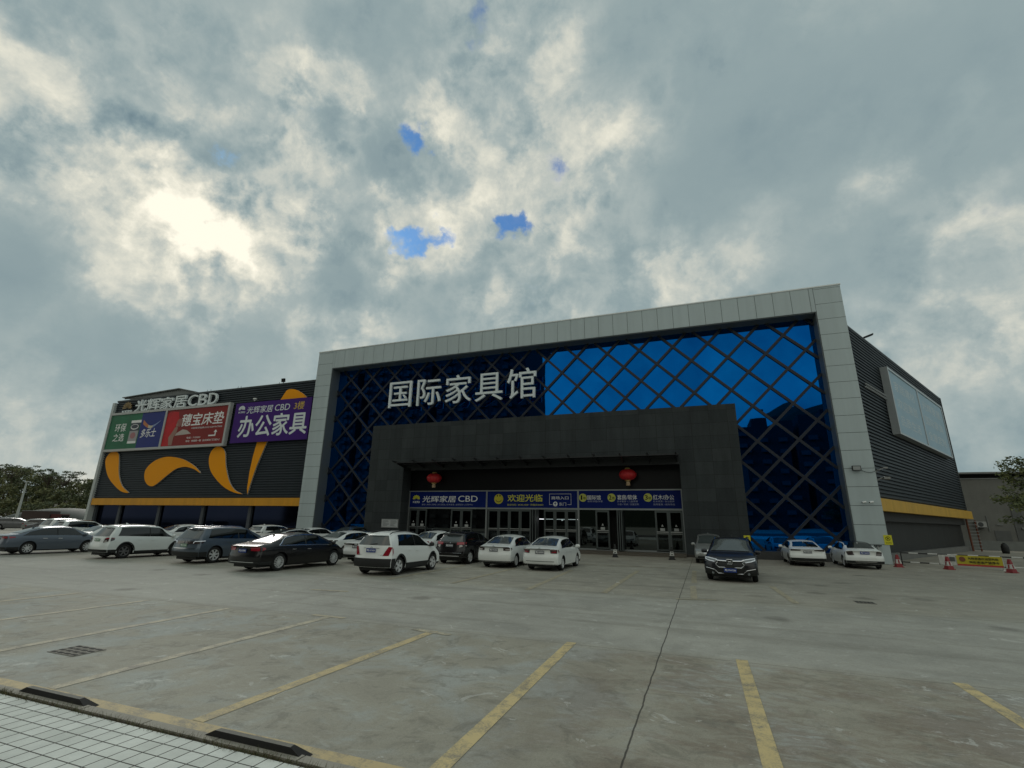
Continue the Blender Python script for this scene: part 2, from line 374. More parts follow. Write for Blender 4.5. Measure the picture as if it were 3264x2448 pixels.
for i in range(11000):
    gx = -9+18*rg.random(); gy = 3.52+.012*math.sin(gx*7)+rg.gauss(0, .017)
    dens = .35+.65*max(0, math.sin(gx*1.9+2.2)*.6+math.sin(gx*5.1)*.4)
    if rg.random() > dens: continue
    h = rg.uniform(.03, .075); a = rg.uniform(0, 6.28); w = .003; dx = rg.gauss(0, .03); dy = rg.gauss(0, .028)
    gr.face([(gx-w*math.cos(a), gy-w*math.sin(a), .0), (gx+w*math.cos(a), gy+w*math.sin(a), .0), (gx+dx, gy+dy, h)], 0 if rg.random() < .6 else 1)
go = gr.build('grass', [M('green_blades', (.085, .09, .032), .8, var=.3, vs=6), M('dry_blades', (.12, .09, .05), .85, var=.3, vs=6)])
go['kind'] = 'stuff'; tag(go, 'tufts of grass growing in the joint beside the white paving', 'grass')
Y1 = paint_mat('yellow_paint', (.60, .48, .235), .45); Y2 = paint_mat('worn_yellow_paint', (.55, .44, .22), .46)
Y3 = paint_mat('pale_yellow_paint', (.50, .45, .32), .48); Y4 = paint_mat('faded_paint', (.42, .37, .255), .455)
_mk = [0]
def mark(pts, w, mat):
    _mk[0] += 1; z = .0030+.00022*_mk[0]        # each painted mark a hair above the last
    a, b = Vector((*pts[0], 0)), Vector((*pts[1], 0)); d = (b-a).normalized(); n = Vector((-d.y, d.x, 0))*w/2
    mb = MB(); q = [a-n, b-n, b+n, a+n]; mb.face([(v.x, v.y, z) for v in q])
    struct(mb.build('parking_line', mat))
for xa, xb, y1, mt in ((2.80, 2.88, 8.35, Y1), (.38, .40, 8.38, Y1), (-2.05, -2.09, 8.36, Y1), (-4.58, -4.48, 8.15, Y2), (-6.86, -6.97, 8.4, Y3), (-9.30, -9.45, 8.2, Y3), (-12.0, -11.9, 8.2, Y3), (-14.5, -14.4, 8.2, Y4), (5.2, 5.3, 8.3, Y2)):
    mark(((xa, 3.84), (xb, y1)), .155, mt)
kl = MB(); kl.face([(-30, 3.665, .0028), (8, 3.665, .0028), (8, 3.835, .0028), (-30, 3.835, .0028)]); struct(kl.build('kerb_line', paint_mat('kerb_yellow_paint', (.52, .41, .21), .44)))
mark(((-4.9, 8.13), (-4.1, 8.0)), .13, Y3); mark(((-7.4, 8.42), (-6.6, 8.4)), .13, Y4); mark(((-10, 11.2), (-8.9, 11.35)), .15, Y4)
for xa, xb, ya, yb in ((-4.76, -5.04, 13.95, 20.4), (-2.65, -2.54, 14.35, 21.5), (-.3, -.36, 14.3, 17.2), (-.34, -.38, 18.2, 22.8), (2.1, 1.98, 14.7, 18.4), (-7.3, -7.35, 14.2, 20), (-9.6, -9.7, 14.2, 20)):
    mark(((xa, ya), (xb, yb)), .17, Y4)
mark(((-.75, 14.1), (.25, 14.4)), .11, Y4); mark(((-8, 23.4), (-1, 23.6)), .12, Y4)
# drain grate and rubber wheel stops
iron = M('rusty_iron', (.15, .142, .118), .8, metal=.3, var=.4, vs=9, bump=.4, bs=40)
def grate(x0, x1, y0, y1, nx, ny, label):
    mb = MB(); t = thing('drain_grate', label, 'drain grate', ((x0+x1)/2*U, (y0+y1)/2*U, 0))
    w, d = (x1-x0)/2, (y1-y0)/2
    mb.box(-w, w, -d, d, -.05, .006); mb.build('frame', iron, t)
    sl = MB()
    for i in range(nx):
        for j in range(ny):
            cx = -w+(i+.5)*2*w/nx; cy = -d+(j+.5)*2*d/ny
            sl.box(cx-.32*2*w/nx, cx+.32*2*w/nx, cy-.2*2*d/ny, cy+.2*2*d/ny, .0065, .0095)
    sl.build('slot', M('drain_hole', (.012, .012, .011), .9), t)
grate(-8.68, -8.08, 4.70, 5.10, 4, 4, 'large rusty drain grate near the bottom left paving')
grate(3.60, 4.02, 15.55, 16.0, 5, 1, 'small drain slot grate in the open lane on the right')
rub = M('scuffed_rubber', (.17, .165, .145), .85, var=.45, vs=7, bump=.5, bs=40, fine=.25); rubd = M('black_rubber', (.012, .011, .010), .8, var=.3)
for x0, x1, lab in ((-7.02, -5.80, 'black wheel stop at the kerb nearer the left edge'), (-4.24, -3.08, 'black wheel stop at the kerb nearest the camera')):
    mb = MB(); y0, y1 = 3.60, 3.735; h = .075
    lo = [(x0, y0, 0.003), (x1, y0, .003), (x1-.03, y1, .003), (x0+.03, y1, .003)]
    hi = [(x0+.16, y0+.012, h), (x1-.16, y0+.012, h), (x1-.17, y1-.07, h), (x0+.17, y1-.07, h)]
    mb.face(hi, 0)
    for i in range(4): j = (i+1) % 4; mb.face([lo[i], lo[j], hi[j], hi[i]], 1 if i in (0, 1) else 0)
    tag(mb.build('wheel_stop', [rub, rubd]), lab, 'wheel stop', 'rubber wheel stops along the kerb')
lt = MB(); lt.box(-2.72, -2.62, 17.0, 17.06, .002, .012, T=lambda x, y, z: (x, y+(x+2.67)*.3, z)); tag(lt.build('litter', M('white_paper', (.75, .75, .72), .7)), 'small scrap of white paper lying on the concrete', 'litter')

# ------------------------------------------------------------------ the furniture mall
hall = thing('furniture_mall', 'long dark furniture mall with grey framed blue glass entrance facade', 'building', (0, D*U, 0))
OFF = Vector((0, -D*U, 0))
def part(mb, name, mats, parent=None, smooth=False):
    """building parts are drawn in site coordinates and hung on the hall"""
    par = parent or hall
    o = mb.build(name, mats, par, smooth); o.location = OFF if par is hall else (0, 0, 0)
    return o
alu = M('grey_aluminium_panel', (.455, .525, .535), .48, metal=.15, spec=.4, var=.05, vs=.25, streak=(1.6, .10, .15), fine=.03)
alu2 = M('dark_reveal_panel', (.13, .15, .155), .5, metal=.2, var=.1, vs=.6)
backing = M('joint_black', (.02, .022, .024), .9)
FX0, FX1, FH, IX0, IX1, IH = -31.3, 9.42, 16.46, -29.62, 7.93, 14.80
fr = MB(); gp = .011
def panel(x0, x1, z0, z1): fr.box(x0+gp, x1-gp, D, D+.04, z0+gp, z1-gp)
z = 0.
zs = [0]+[1.0+1.02*i for i in range(15)]+[16.30, FH]
for z0, z1 in zip(zs[:-1], zs[1:]):
    panel(FX0, IX0, z0, z1); panel(IX1, FX1, z0, z1)
panel(IX0, IX0+.22, IH, FH); panel(IX1-.25, IX1, IH, FH)
nb = 36; bw = (IX1-.25-IX0-.22)/nb
for i in range(nb): panel(IX0+.22+i*bw, IX0+.22+(i+1)*bw, IH, FH)
part(fr, 'facing_panel', alu)
fb = MB()
fb.box(FX0+.002, IX0-.004, D+.038, D+2.6, 0, FH-.03); fb.box(IX1+.004, FX1-.002, D+.038, D+2.6, 0, FH-.03); fb.box(IX0-.004, IX1+.004, D+.038, D+2.6, IH+.004, FH-.03)
part(fb, 'facade_frame', backing)
cp = MB(); cp.box(FX0-.03, FX1+.03, D-.03, D+2.6, FH-.028, FH+.05); part(cp, 'coping', M('pale_coping', (.70, .72, .70), .4, metal=.3, var=.05))
rv = MB(); G = D+1.05                      # glass plane
rv.box(IX0-.003, IX0+.05, D+.045, G, 0, IH-.0); rv.box(IX1-.05, IX1+.003, D+.045, G, 0, IH); rv.box(IX0+.051, IX1-.051, D+.045, G, IH-.05, IH+.003)
part(rv, 'reveal', alu2)
def glass_mat(name, tint, base, rough=.02, wav=.0, panes=False):
    m = bpy.data.materials.new(name); m.use_nodes = True; t = NT(m.node_tree); t.n.clear()
    o = t.new('ShaderNodeOutputMaterial'); mx = t.new('ShaderNodeMixShader')
    gl = t.new('ShaderNodeBsdfGlossy'); gl.inputs['Color'].default_value = (*tint, 1); gl.inputs['Roughness'].default_value = rough
    df = t.new('ShaderNodeBsdfDiffuse'); co = t.new('ShaderNodeTexCoord').outputs['Object']
    t.put(df.inputs['Color'], t.mix(t.noise(co, .8, 4), (*[v*.6 for v in base], 1), (*[v*1.4 for v in base], 1)))
    mx.inputs[0].default_value = .88
    if wav:
        bn = t.new('ShaderNodeBump'); bn.inputs['Strength'].default_value = wav; bn.inputs['Distance'].default_value = .05
        t.put(bn.inputs['Height'], t.noise(co, .55, 2, .4)); t.put(gl.inputs['Normal'], bn.outputs[0])
    if panes:                       # every diamond pane is set at a slightly different angle
        sp_ = t.new('ShaderNodeSeparateXYZ'); t.put(sp_.inputs[0], co); cells = []
        for op, off in (('ADD', (13.83-5.32)), ('SUBTRACT', 13.83+5.32)):
            d = t.math(op, sp_.outputs[2], sp_.outputs[0]); cells.append(t.math('FLOOR', t.math('DIVIDE', t.math('SUBTRACT', d, off*U), 2.285*U)))
        cv = t.new('ShaderNodeCombineXYZ'); t.put(cv.inputs[0], cells[0]); t.put(cv.inputs[1], cells[1])
        wn = t.new('ShaderNodeTexWhiteNoise', noise_dimensions='2D'); t.put(wn.inputs['Vector'], cv.outputs[0])
        base_n = bn.outputs[0] if wav else t.new('ShaderNodeNewGeometry').outputs['Normal']
        t.put(gl.inputs['Normal'], t.vec('NORMALIZE', t.vec('ADD', base_n, t.vec('SCALE', t.vec('SUBTRACT', wn.outputs['Color'], (.5, .5, .5)), scale=.016))))
        t.put(gl.inputs['Color'], t.mix(wn.outputs['Value'], (*[v*.86 for v in tint], 1), (*[v*1.12 for v in tint], 1)))
    t.l.new(df.outputs[0], mx.inputs[1]); t.l.new(gl.outputs[0], mx.inputs[2]); t.l.new(mx.outputs[0], o.inputs[0])
    return m
blueglass = glass_mat('blue_mirror_glass', (.0008, .112, .42), (.003, .007, .022), .012, .03, True)
gw = MB(); gw.box(IX0+.05, -24.2, G, G+.08, .45, IH-.05); gw.box(2.61, IX1-.05, G, G+.08, .45, IH-.05); gw.box(-24.2, 2.61, G, G+.08, 9.12, IH-.05); part(gw, 'glass_wall', blueglass)
gran = M('dark_granite', (.05, .05, .05), .6, var=.25, vs=3)
for a, b in ((IX0+.05, -24.2), (2.61, IX1-.05)):
    gpl = MB(); gpl.box(a, b, D+.12, G+.08, 0, .45); part(gpl, 'plinth', gran)
# diagonal lattice on the glass: bars at 45 degrees, nodes 2.29 apart
latm = M('lattice_bar', (.016, .021, .034), .45, metal=.2, var=.15)
la = MB(); per = 2.285; bwid = .165
def clipline(c, sgn):
    """segment of z = sgn*x + c inside the opening"""
    x0, x1, z0, z1 = IX0+.05, IX1-.05, .45, IH-.05
    pts = []
    for xx in (x0, x1):
        zz = sgn*xx+c
        if z0 <= zz <= z1: pts.append((xx, zz))
    for zz in (z0, z1):
        xx = (zz-c)*sgn
        if x0 < xx < x1: pts.append((xx, zz))
    if len(pts) < 2: return None
    pts.sort(); return pts[0], pts[-1]
nx0, nz0 = -5.32, 13.83
for sgn in (1, -1):
    for k in range(-40, 41):
        c = nz0-sgn*nx0+k*per
        s = clipline(c, sgn)
        if not s: continue
        (xa, za), (xb, zb) = s
        L = math.hypot(xb-xa, zb-za); ux, uz = (xb-xa)/L, (zb-za)/L; nx, nz = -uz*bwid/2, ux*bwid/2
        cuts = [0, L]                        # stop the bar at the portal
        for lim, o_, u_ in ((-24.2, xa, ux), (2.61, xa, ux), (9.12, za, uz)):
            q = (lim-o_)/u_
            if 0 < q < L: cuts.append(q)
        cuts.sort()
        for c0, c1 in zip(cuts[:-1], cuts[1:]):
            cm = (c0+c1)/2; xm, zm = xa+ux*cm, za+uz*cm
            if -24.2 < xm < 2.61 and zm < 9.12 or c1-c0 < .1: continue
            A, B = (xa+ux*c0, za+uz*c0), (xa+ux*c1, za+uz*c1)
            la.prism([(A[0]-nx, A[1]-nz), (B[0]-nx, B[1]-nz), (B[0]+nx, B[1]+nz), (A[0]+nx, A[1]+nz)], G-.10 if sgn > 0 else G-.094, G-.001)
part(la, 'lattice', latm)
# dark stone entrance portal
PX0, PX1, PZ, OX0, OX1, OZ = -24.26, 2.67, 9.18, -21.07, -.88, 5.72
Yp = D-.4
def stone():
    m = bpy.data.materials.new('dark_stone_cladding'); m.use_nodes = True; t = NT(m.node_tree); b = t.n['Principled BSDF']
    co = t.new('ShaderNodeTexCoord').outputs['Object']
    sw = t.new('ShaderNodeSeparateXYZ'); t.put(sw.inputs[0], co); cb = t.new('ShaderNodeCombineXYZ'); t.put(cb.inputs[0], sw.outputs[0]); t.put(cb.inputs[1], sw.outputs[2])
    br = t.new('ShaderNodeTexBrick'); br.offset = 0; t.put(br.inputs['Vector'], cb.outputs[0])
    br.inputs['Scale'].default_value = 1; br.inputs['Brick Width'].default_value = 1.2; br.inputs['Row Height'].default_value = .9; br.inputs['Mortar Size'].default_value = .010
    br.inputs['Color1'].default_value = (.031, .037, .039, 1); br.inputs['Color2'].default_value = (.044, .051, .053, 1); br.inputs['Mortar'].default_value = (.018, .019, .018, 1)
    mp = t.new('ShaderNodeMapping'); mp.inputs['Scale'].default_value = (1.2, 1.2, .18); t.put(mp.inputs[0], co)
    k = t.math('MULTIPLY', t.math('ADD', .45, t.math('MULTIPLY', t.noise(mp.outputs[0], 1, 6, .65), 1.1)), t.math('ADD', .75, t.math('MULTIPLY', t.noise(co, 14, 4, .6), .5)))
    c2 = t.new('ShaderNodeCombineColor'); [t.put(c2.inputs[i], k) for i in range(3)]
    t.put(b.inputs['Base Color'], t.mix(1.0, br.outputs[0], c2.outputs[0], 'MULTIPLY')); b.inputs['Roughness'].default_value = .75; b.inputs['Specular IOR Level'].default_value = .25
    return m
st = stone()
po = MB(); po.box(PX0, OX0, Yp, D+1.04, 0, PZ); po.box(OX1, PX1, Yp, D+1.04, 0, PZ); po.box(OX0, OX1, Yp, D+1.04, OZ, PZ)
portal = part(po, 'entrance_portal', st)
Yd = D+.75
blk = M('black_panel', (.006, .006, .007), .35, spec=.25, var=.2)
tp = MB(); tp.box(OX0, OX1, Yd, Yd+.1, 4.04, OZ); part(tp, 'transom_panel', blk)
stp = MB(); stp.box(OX0+.002, OX1-.002, D-1.2, Yd+.3, 0, .09); stp.box(OX0+.002, OX1-.002, D-.6, Yd+.3, .09, .16); part(stp, 'entrance_step', M('step_stone', (.11, .095, .075), .8, var=.3, vs=2, fine=.2))
skm = M('skirting_stone', (.035, .03, .026), .6, var=.2)
for a, b in ((PX0-.01, OX0-.01), (OX1+.01, PX1+.01)):
    pb = MB(); pb.box(a, b, Yp-.05, Yp-.002, 0, .16); part(pb, 'skirting', skm)
# doors
dfm = M('door_aluminium', (.10, .115, .115), .4, metal=.5, var=.12); dglass = None
def see_glass():
    m = bpy.data.materials.new('door_glass'); m.use_nodes = True; t = NT(m.node_tree); t.n.clear()
    o = t.new('ShaderNodeOutputMaterial'); mx = t.new('ShaderNodeMixShader'); fz = t.new('ShaderNodeFresnel'); fz.inputs[0].default_value = 1.5
    tr = t.new('ShaderNodeBsdfTransparent'); tr.inputs[0].default_value = (.42, .46, .45, 1); gl = t.new('ShaderNodeBsdfGlossy'); gl.inputs[1].default_value = .01
    gl.inputs[0].default_value = (.6, .65, .65, 1)
    t.l.new(fz.outputs[0], mx.inputs[0]); t.l.new(tr.outputs[0], mx.inputs[1]); t.l.new(gl.outputs[0], mx.inputs[2]); t.l.new(mx.outputs[0], o.inputs[0])
    return m
dglass = see_glass(); paper = M('white_notice', (.42, .43, .42), .6); steel = M('brushed_steel', (.42, .43, .42), .35, metal=.8, var=.08)
ft = MB()
for xx in (OX0+.03, -14.47, -7.65, OX1-.03): ft.box(xx-.06, xx+.06, Yd-.07, Yd+.1, .16, 4.03)
ft.box(OX0, OX1, Yd-.09, Yd+.1, 3.98, 4.06); ft.box(OX0, OX1, Yd-.09, Yd+.1, 2.72, 2.83); ft.box(OX0, OX1, Yd-.05, Yd+.1, .16, .26)
part(ft, 'door_surround', M('surround_aluminium', (.30, .32, .32), .4, metal=.5, var=.1))
def leaf(x0, x1, notice=False, openx=None):
    """one glazed leaf: frame with pane, push bar and notice below it"""
    f = MB(); w = .11
    f.box(x0, x0+w, Yd-.05, Yd+.03, .2, 2.70); f.box(x1-w, x1, Yd-.05, Yd+.03, .2, 2.70); f.box(x0+w, x1-w, Yd-.05, Yd+.03, 2.58, 2.70); f.box(x0+w, x1-w, Yd-.05, Yd+.03, .2, .34)
    o = part(f, 'door', dfm)
    a = MB(); a.box(x0+w, x1-w, Yd-.005, Yd+.005, .34, 2.58); part(a, 'pane', dglass, o)
    h = MB(); h.box(x0+w*.6, x1-w*.6, Yd-.10, Yd-.052, 1.36, 1.42); h.box(x0+w*.6, x1-w*.6, Yd-.10, Yd-.052, 1.27, 1.30); part(h, 'push_bar', steel, o)
    if notice:
        q = MB(); cx = (x0+x1)/2; q.box(cx-.14, cx+.14, Yd-.012, Yd-.006, 1.45, 1.62); q.prism([(cx-.07, 1.72), (cx+.07, 1.72), (cx+.02, 1.84), (cx-.02, 1.84)], Yd-.012, Yd-.006); part(q, 'notice', paper, o)
for a, b, n in ((-20.95, -20.2, 1), (-20.2, -19.42, 1), (-17.36, -16.48, 1), (-16.48, -15.62, 1), (-14.35, -13.5, 0), (-13.5, -12.68, 0), (-12.68, -11.86, 0), (-11.86, -11.05, 0), (-10.1, -9.32, 0), (-9.32, -8.5, 0), (-8.5, -7.75, 0), (-6.5, -5.58, 1), (-2.66, -1.82, 1), (-1.82, -.98, 1)):
    leaf(a, b, n)
fpm = glass_mat('dark_pane', (.10, .11, .11), (.006, .007, .007), .02)
for a, b in ((-19.42, -17.36), (-15.62, -14.53), (-7.59, -6.5), (-4.66, -2.66)):
    fx = MB(); fx.box(a, b, Yd-.005, Yd+.005, .26, 2.72); part(fx, 'fixed_pane', fpm)
for xx in (-4.95, -4.82, -4.69, -10.85, -10.7, -10.5): op = MB(); op.box(xx-.03, xx+.03, Yd-.75, Yd-.02, .2, 2.70); part(op, 'folded_door', dfm)
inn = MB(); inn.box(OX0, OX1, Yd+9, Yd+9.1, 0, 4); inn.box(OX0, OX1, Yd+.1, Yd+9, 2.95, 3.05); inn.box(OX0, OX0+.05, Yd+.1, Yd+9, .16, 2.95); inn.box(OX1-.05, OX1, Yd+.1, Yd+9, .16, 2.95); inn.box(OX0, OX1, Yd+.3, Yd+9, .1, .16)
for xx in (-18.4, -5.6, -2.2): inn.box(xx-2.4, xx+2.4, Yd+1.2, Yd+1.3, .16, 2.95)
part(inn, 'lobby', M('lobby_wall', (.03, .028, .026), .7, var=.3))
def emit(name, col, k):
    m = bpy.data.materials.new(name); m.use_nodes = True; b = m.node_tree.nodes['Principled BSDF']
    b.inputs['Base Color'].default_value = (*col, 1); b.inputs['Emission Color'].default_value = (*col, 1); b.inputs['Emission Strength'].default_value = k
    return m
lm = MB(); lm.box(-11.4, -7.9, Yd+3.0, Yd+3.06, 2.08, 2.12); lm.box(-9.4, -9.3, Yd+2, Yd+2.1, 2.00, 2.08); lm.box(-8.05, -7.85, Yd+2, Yd+2.1, 2.02, 2.10); lm.box(-8.28, -8.25, Yd+2, Yd+2.03, 1.5, 2.2)
part(lm, 'lobby_lamp', emit('lamp_white', (.95, .97, 1), 1.6))
# thin canopy over the doors
cn = MB(); cxa, cxb = -20.95, -.86
for j, (yy, z0, z1) in enumerate(((Yp-1.55, 5.90, 5.98), (Yp-.8, 5.86, 5.93))): cn.box(cxa, cxb, yy, yy+.08, z0, z1)
cn.box(cxa+.1, cxb-.02, Yp-1.5, Yp-.001, 5.985, 6.0)
cn.box(cxa+.6, cxb-.02, Yp-.09, Yp-.001, 5.5, 5.98)
nbr = 12
for i in range(nbr+1):
    xx = cxa+.1+i*(cxb-cxa-.25)/nbr
    cn.prism([(0, 5.62), (.02, 5.99), (1.95, 6.08), (1.95, 6.03)], -.03, .03, T=lambda a, b, c, xx=xx: (xx+b, Yp-.002-a, c))
part(cn, 'canopy', M('canopy_steel', (.030, .032, .034), .45, metal=.3, var=.2))

# left wing: ribbed cladding, ochre band, dark shop windows
Wy = D+1.0
def ribbed(mb, x0, x1, z0, z1, T, pitch=.225, dep=.10):
    n = int((z1-z0)/pitch); pitch = (z1-z0)/n
    prof = []
    for i in range(n):
        b = z0+i*pitch
        prof += [(dep, b), (dep, b+pitch*.40), (0, b+pitch*.52), (0, b+pitch*.94)]
    prof.append((dep, z1))
    for (d0, za), (d1, zb) in zip(prof[:-1], prof[1:]):
        mb.face([T(x0, d0, za), T(x1, d0, za), T(x1, d1, zb), T(x0, d1, zb)], 0)
clad = M('ribbed_steel_cladding', (.034, .045, .055), .55, metal=.2, spec=.35, var=.14, vs=.35, streak=(1.2, .1, .18), fine=.06)
ochre = None
def ochre_mat(name, col):
    m = M(name, col, .6, var=.12, vs=.8, streak=(2.2, .12, .28), fine=.05); return m
ochre = ochre_mat('ochre_band_panel', (.68, .31, .008)); petalm = M('amber_panel', (.92, .35, .001), .6, spec=.2, var=.05, vs=.5); petaledge = M('petal_edge', (.42, .40, .36), .6)
WX0, WX1 = -60.4, -31.32
wl = MB(); ribbed(wl, WX0, WX1, 3.56, 14.18, lambda x, d, z: (x, Wy+d, z)); part(wl, 'wing_cladding', clad)
wcap = MB(); wcap.box(WX0-.05, WX1, Wy-.02, Wy+.3, 14.182, 14.27); part(wcap, 'parapet_cap', M('parapet_metal', (.09, .10, .10), .5, metal=.4))
wb = MB(); i = 0; xx = WX0
while xx < WX1-.01:
    x2 = min(xx+1.45, WX1); wb.box(xx+.006, x2-.006, Wy-.12, Wy+.2, 2.88, 3.555); xx = x2
wb.box(WX0+.01, WX1, Wy+.0, Wy+.25, 2.885, 3.55); part(wb, 'ochre_band', ochre)
darkpane = glass_mat('dark_shop_glass', (.014, .018, .034), (.006, .007, .012), .06)
wg = MB(); wg.box(WX0, WX1, Wy+.5, Wy+.6, 0, 2.88); part(wg, 'shop_window', darkpane)
pmat = M('pillar_grey', (.06, .07, .085), .6, var=.2)
for xx in (-60.2, -56.3, -50.3, -44.2, -38.2): wp = MB(); wp.box(xx-.18, xx+.18, Wy+.3, Wy+.49, 0, 2.879); part(wp, 'pillar', pmat)
wt = MB(); wt.box(WX0-.42, WX0-.02, Wy-.2, Wy+.9, 0, 14.0); part(wt, 'corner_trim', M('pale_trim', (.46, .50, .49), .5, var=.1, streak=(2, .2, .15)))
wbody = MB(); wbody.box(WX0+.01, WX1, Wy+.61, Wy+26, 0, 2.87); wbody.box(WX0+.01, 9.2, Wy+.3, Wy+26, 2.875, 14.1); part(wbody, 'main_block', M('plain_render', (.11, .115, .115), .8, var=.15))
# right flank, splayed outwards at 60 degrees
TA = R(60.6); tx, ty = math.cos(TA), math.sin(TA)
def Tr(s, d, z): return (9.36+tx*s-ty*d, D+.72+ty*s+tx*d, z)    # d grows into the building
RL = 28.1
rw = MB(); ribbed(rw, .05, RL, 3.5, 14.18, Tr, pitch=.225); part(rw, 'flank_cladding', clad)
rc = MB(); rc.box(0, RL, -.02, .3, 14.182, 14.27, T=Tr); rc.box(RL, RL+.12, -.05, .4, 3.5, 14.27, T=Tr); part(rc, 'flank_cap', MATS['parapet_metal'])
rb = MB(); s0 = .0
while s0 < 29.6:
    rb.box(s0+.006, min(s0+1.45, 29.7)-.006, -.14, .2, 2.80, 3.495, T=Tr); s0 += 1.45
rb.box(0, 29.69, 0, .3, 2.805, 3.49, T=Tr); part(rb, 'flank_band', ochre_mat('weathered_ochre_panel', (.58, .34, .035)))
rg_ = MB(); rg_.box(0, 28.5, .7, .8, .0, 2.80, T=Tr); part(rg_, 'flank_window', M('grimy_dark_wall', (.017, .018, .017), .6, var=.3, vs=.5, streak=(3.0, .15, .55)))
rf = MB(); rf.box(0, 28.5, .35, .69, 2.25, 2.799, T=Tr); part(rf, 'flank_fascia', M('fascia_grey', (.032, .033, .033), .7, var=.35, vs=.6, streak=(2, .3, .3)))
rk = MB(); rk.box(0, 28.5, .30, .69, 0, .42, T=Tr); part(rk, 'flank_plinth', M('plinth_concrete', (.16, .16, .15), .85, var=.3, vs=1.2))
rbody = MB(); q = [Tr(0, .81, 0), Tr(28.05, .81, 0), Tr(28.05, 24, 0), (-20, D+27, 0), (-20, D+10, 0)]
rbody.face([(a[0], a[1], 14.1) for a in q])
for a, b in zip(q, q[1:]+q[:1]): rbody.face([(a[0], a[1], 0), (b[0], b[1], 0), (b[0], b[1], 14.1), (a[0], a[1], 14.1)])
part(rbody, 'rear_block', MATS['plain_render'])
ru = MB(); T2 = Tr; ru.face([Tr(0, .29, 3.5), Tr(28.1, .29, 3.5), Tr(28.1, .29, 14.1), Tr(0, .29, 14.1)]); part(ru, 'flank_backing', backing)
# low sheds on the wing roof
rs = MB()
rs.face([(-59.9, Wy+.35, 14.62), (-50.9, Wy+.6, 14.95), (-48.3, Wy+.35, 14.36), (-48.3, Wy+5, 14.4), (-50.9, Wy+5, 15.1), (-59.9, Wy+5, 14.75)])
rs.prism([(-59.9, 14.50), (-48.3, 14.28), (-48.3, 14.36), (-50.9, 14.95), (-59.9, 14.62)], Wy+.33, Wy+.36)
rs.prism([(-60.0, 14.62), (-50.9, 14.95), (-48.2, 14.36), (-48.2, 14.44), (-50.9, 15.04), (-60.0, 14.70)], Wy+.1, Wy+.6)
part(rs, 'roof_shed', M('shed_steel', (.15, .16, .155), .5, metal=.3, var=.15))
rod = MB()
for xx in (-46.6, -46.1, -42.3, -41.9, -36.9): rod.tube([(xx, Wy+.2, 14.2), (xx, Wy+.2, 14.5)], .02, 6)
part(rod, 'parapet_rod', MATS['parapet_metal'])
# amber petals
def spl(pts, n=5):
    out = []; m = len(pts)
    for i in range(m):
        p0, p1, p2, p3 = [Vector(pts[(i+k) % m]) for k in (-1, 0, 1, 2)]
        for j in range(n):
            t = j/n
            v = .5*((2*p1)+(p2-p0)*t+(2*p0-5*p1+4*p2-p3)*t*t+(3*p1-p0-3*p2+p3)*t**3); out.append((v.x, v.y))
    return out
PET = [[(-58.59,8.48),(-57.88,8.19),(-57.55,7.45),(-57.16,6.3),(-56.65,5.42),(-55.9,4.69),(-54.79,4.11),(-56.0,4.25),(-57.44,4.94),(-58.69,5.79),(-59.54,6.89),(-59.82,7.7),(-59.4,8.3)],
 [(-52.96,5.81),(-52.96,6.39),(-52.45,6.96),(-51.57,7.4),(-50.29,7.65),(-48.94,7.57),(-47.54,7.28),(-46.29,6.8),(-45.54,6.4),(-44.91,5.91),(-45.83,6.29),(-46.85,6.54),(-47.65,6.55),(-48.57,6.35),(-49.68,5.7),(-50.77,4.98),(-51.38,4.73),(-52.1,4.86),(-52.67,5.29)],
 [(-43.31,8.43),(-42.59,8.29),(-42.09,7.78),(-41.74,6.68),(-41.28,5.72),(-40.71,4.87),(-39.92,4.24),(-38.99,3.91),(-40.17,4.09),(-41.44,4.56),(-42.66,5.31),(-43.64,6.19),(-44.1,7.18),(-43.97,8.01)]]
for pp in PET:
    mb = MB(); mb.prism(list(reversed(spl(pp))), Wy-.10, Wy+.05, 0, 1); part(mb, 'petal', [petalm, petaledge])
mb = MB(); mb.prism(list(reversed([(-36.9, 8.9), (-36.92, 8.76), (-37.32, 7.72), (-37.8, 6.38), (-38.13, 5.04), (-38.36, 3.87), (-38.50, 4.43), (-38.53, 5.87), (-38.43, 7.34), (-38.18, 8.76), (-38.15, 8.9)])), Wy-.10, Wy+.05, 0, 1); part(mb, 'petal', [petalm, petaledge])
mb = MB(); mb.prism([(-36.3, 12.3), (-32.7, 12.3), (-32.96, 12.61), (-33.42, 12.97), (-34.16, 13.36), (-34.6, 13.50), (-35.02, 13.56), (-35.3, 13.55), (-35.56, 13.44), (-36.09, 12.62)], Wy-.10, Wy+.05, 0, 1); part(mb, 'petal', [petalm, petaledge])

# ------------------------------------------------------------------ signs
white = M('white_lettering', (.82, .83, .82), .5, var=.03); cream = M('silver_lettering', (.72, .78, .79), .45, var=.04)
yellowp = M('sign_yellow', (.75, .72, .05), .5, var=.04); goldp = M('sign_gold', (.55, .36, .06), .5, var=.05)
def sign(name, label, cat, x, y, z, group=None):
    t = thing(name, label, cat, (x*U, y*U, z*U), 0, group); t['_o'] = (x, y, z); return t
def sp(mb, name, mats, root, parent=None):
    """sign part drawn in site coordinates"""
    o = mb.build(name, mats, parent or root)
    if parent is None: o.location = (-root.location.x, -root.location.y, -root.location.z)
    return o
def st_(txt, x0, x1, z0, z1, y, mat, root, name='lettering', parent=None, **kw):
    o = text(name, txt, x0, x1, z0, z1, y, mat, parent or root, **kw)
    if parent is None: o.location = (-root.location.x, -root.location.y, -root.location.z)
    return o
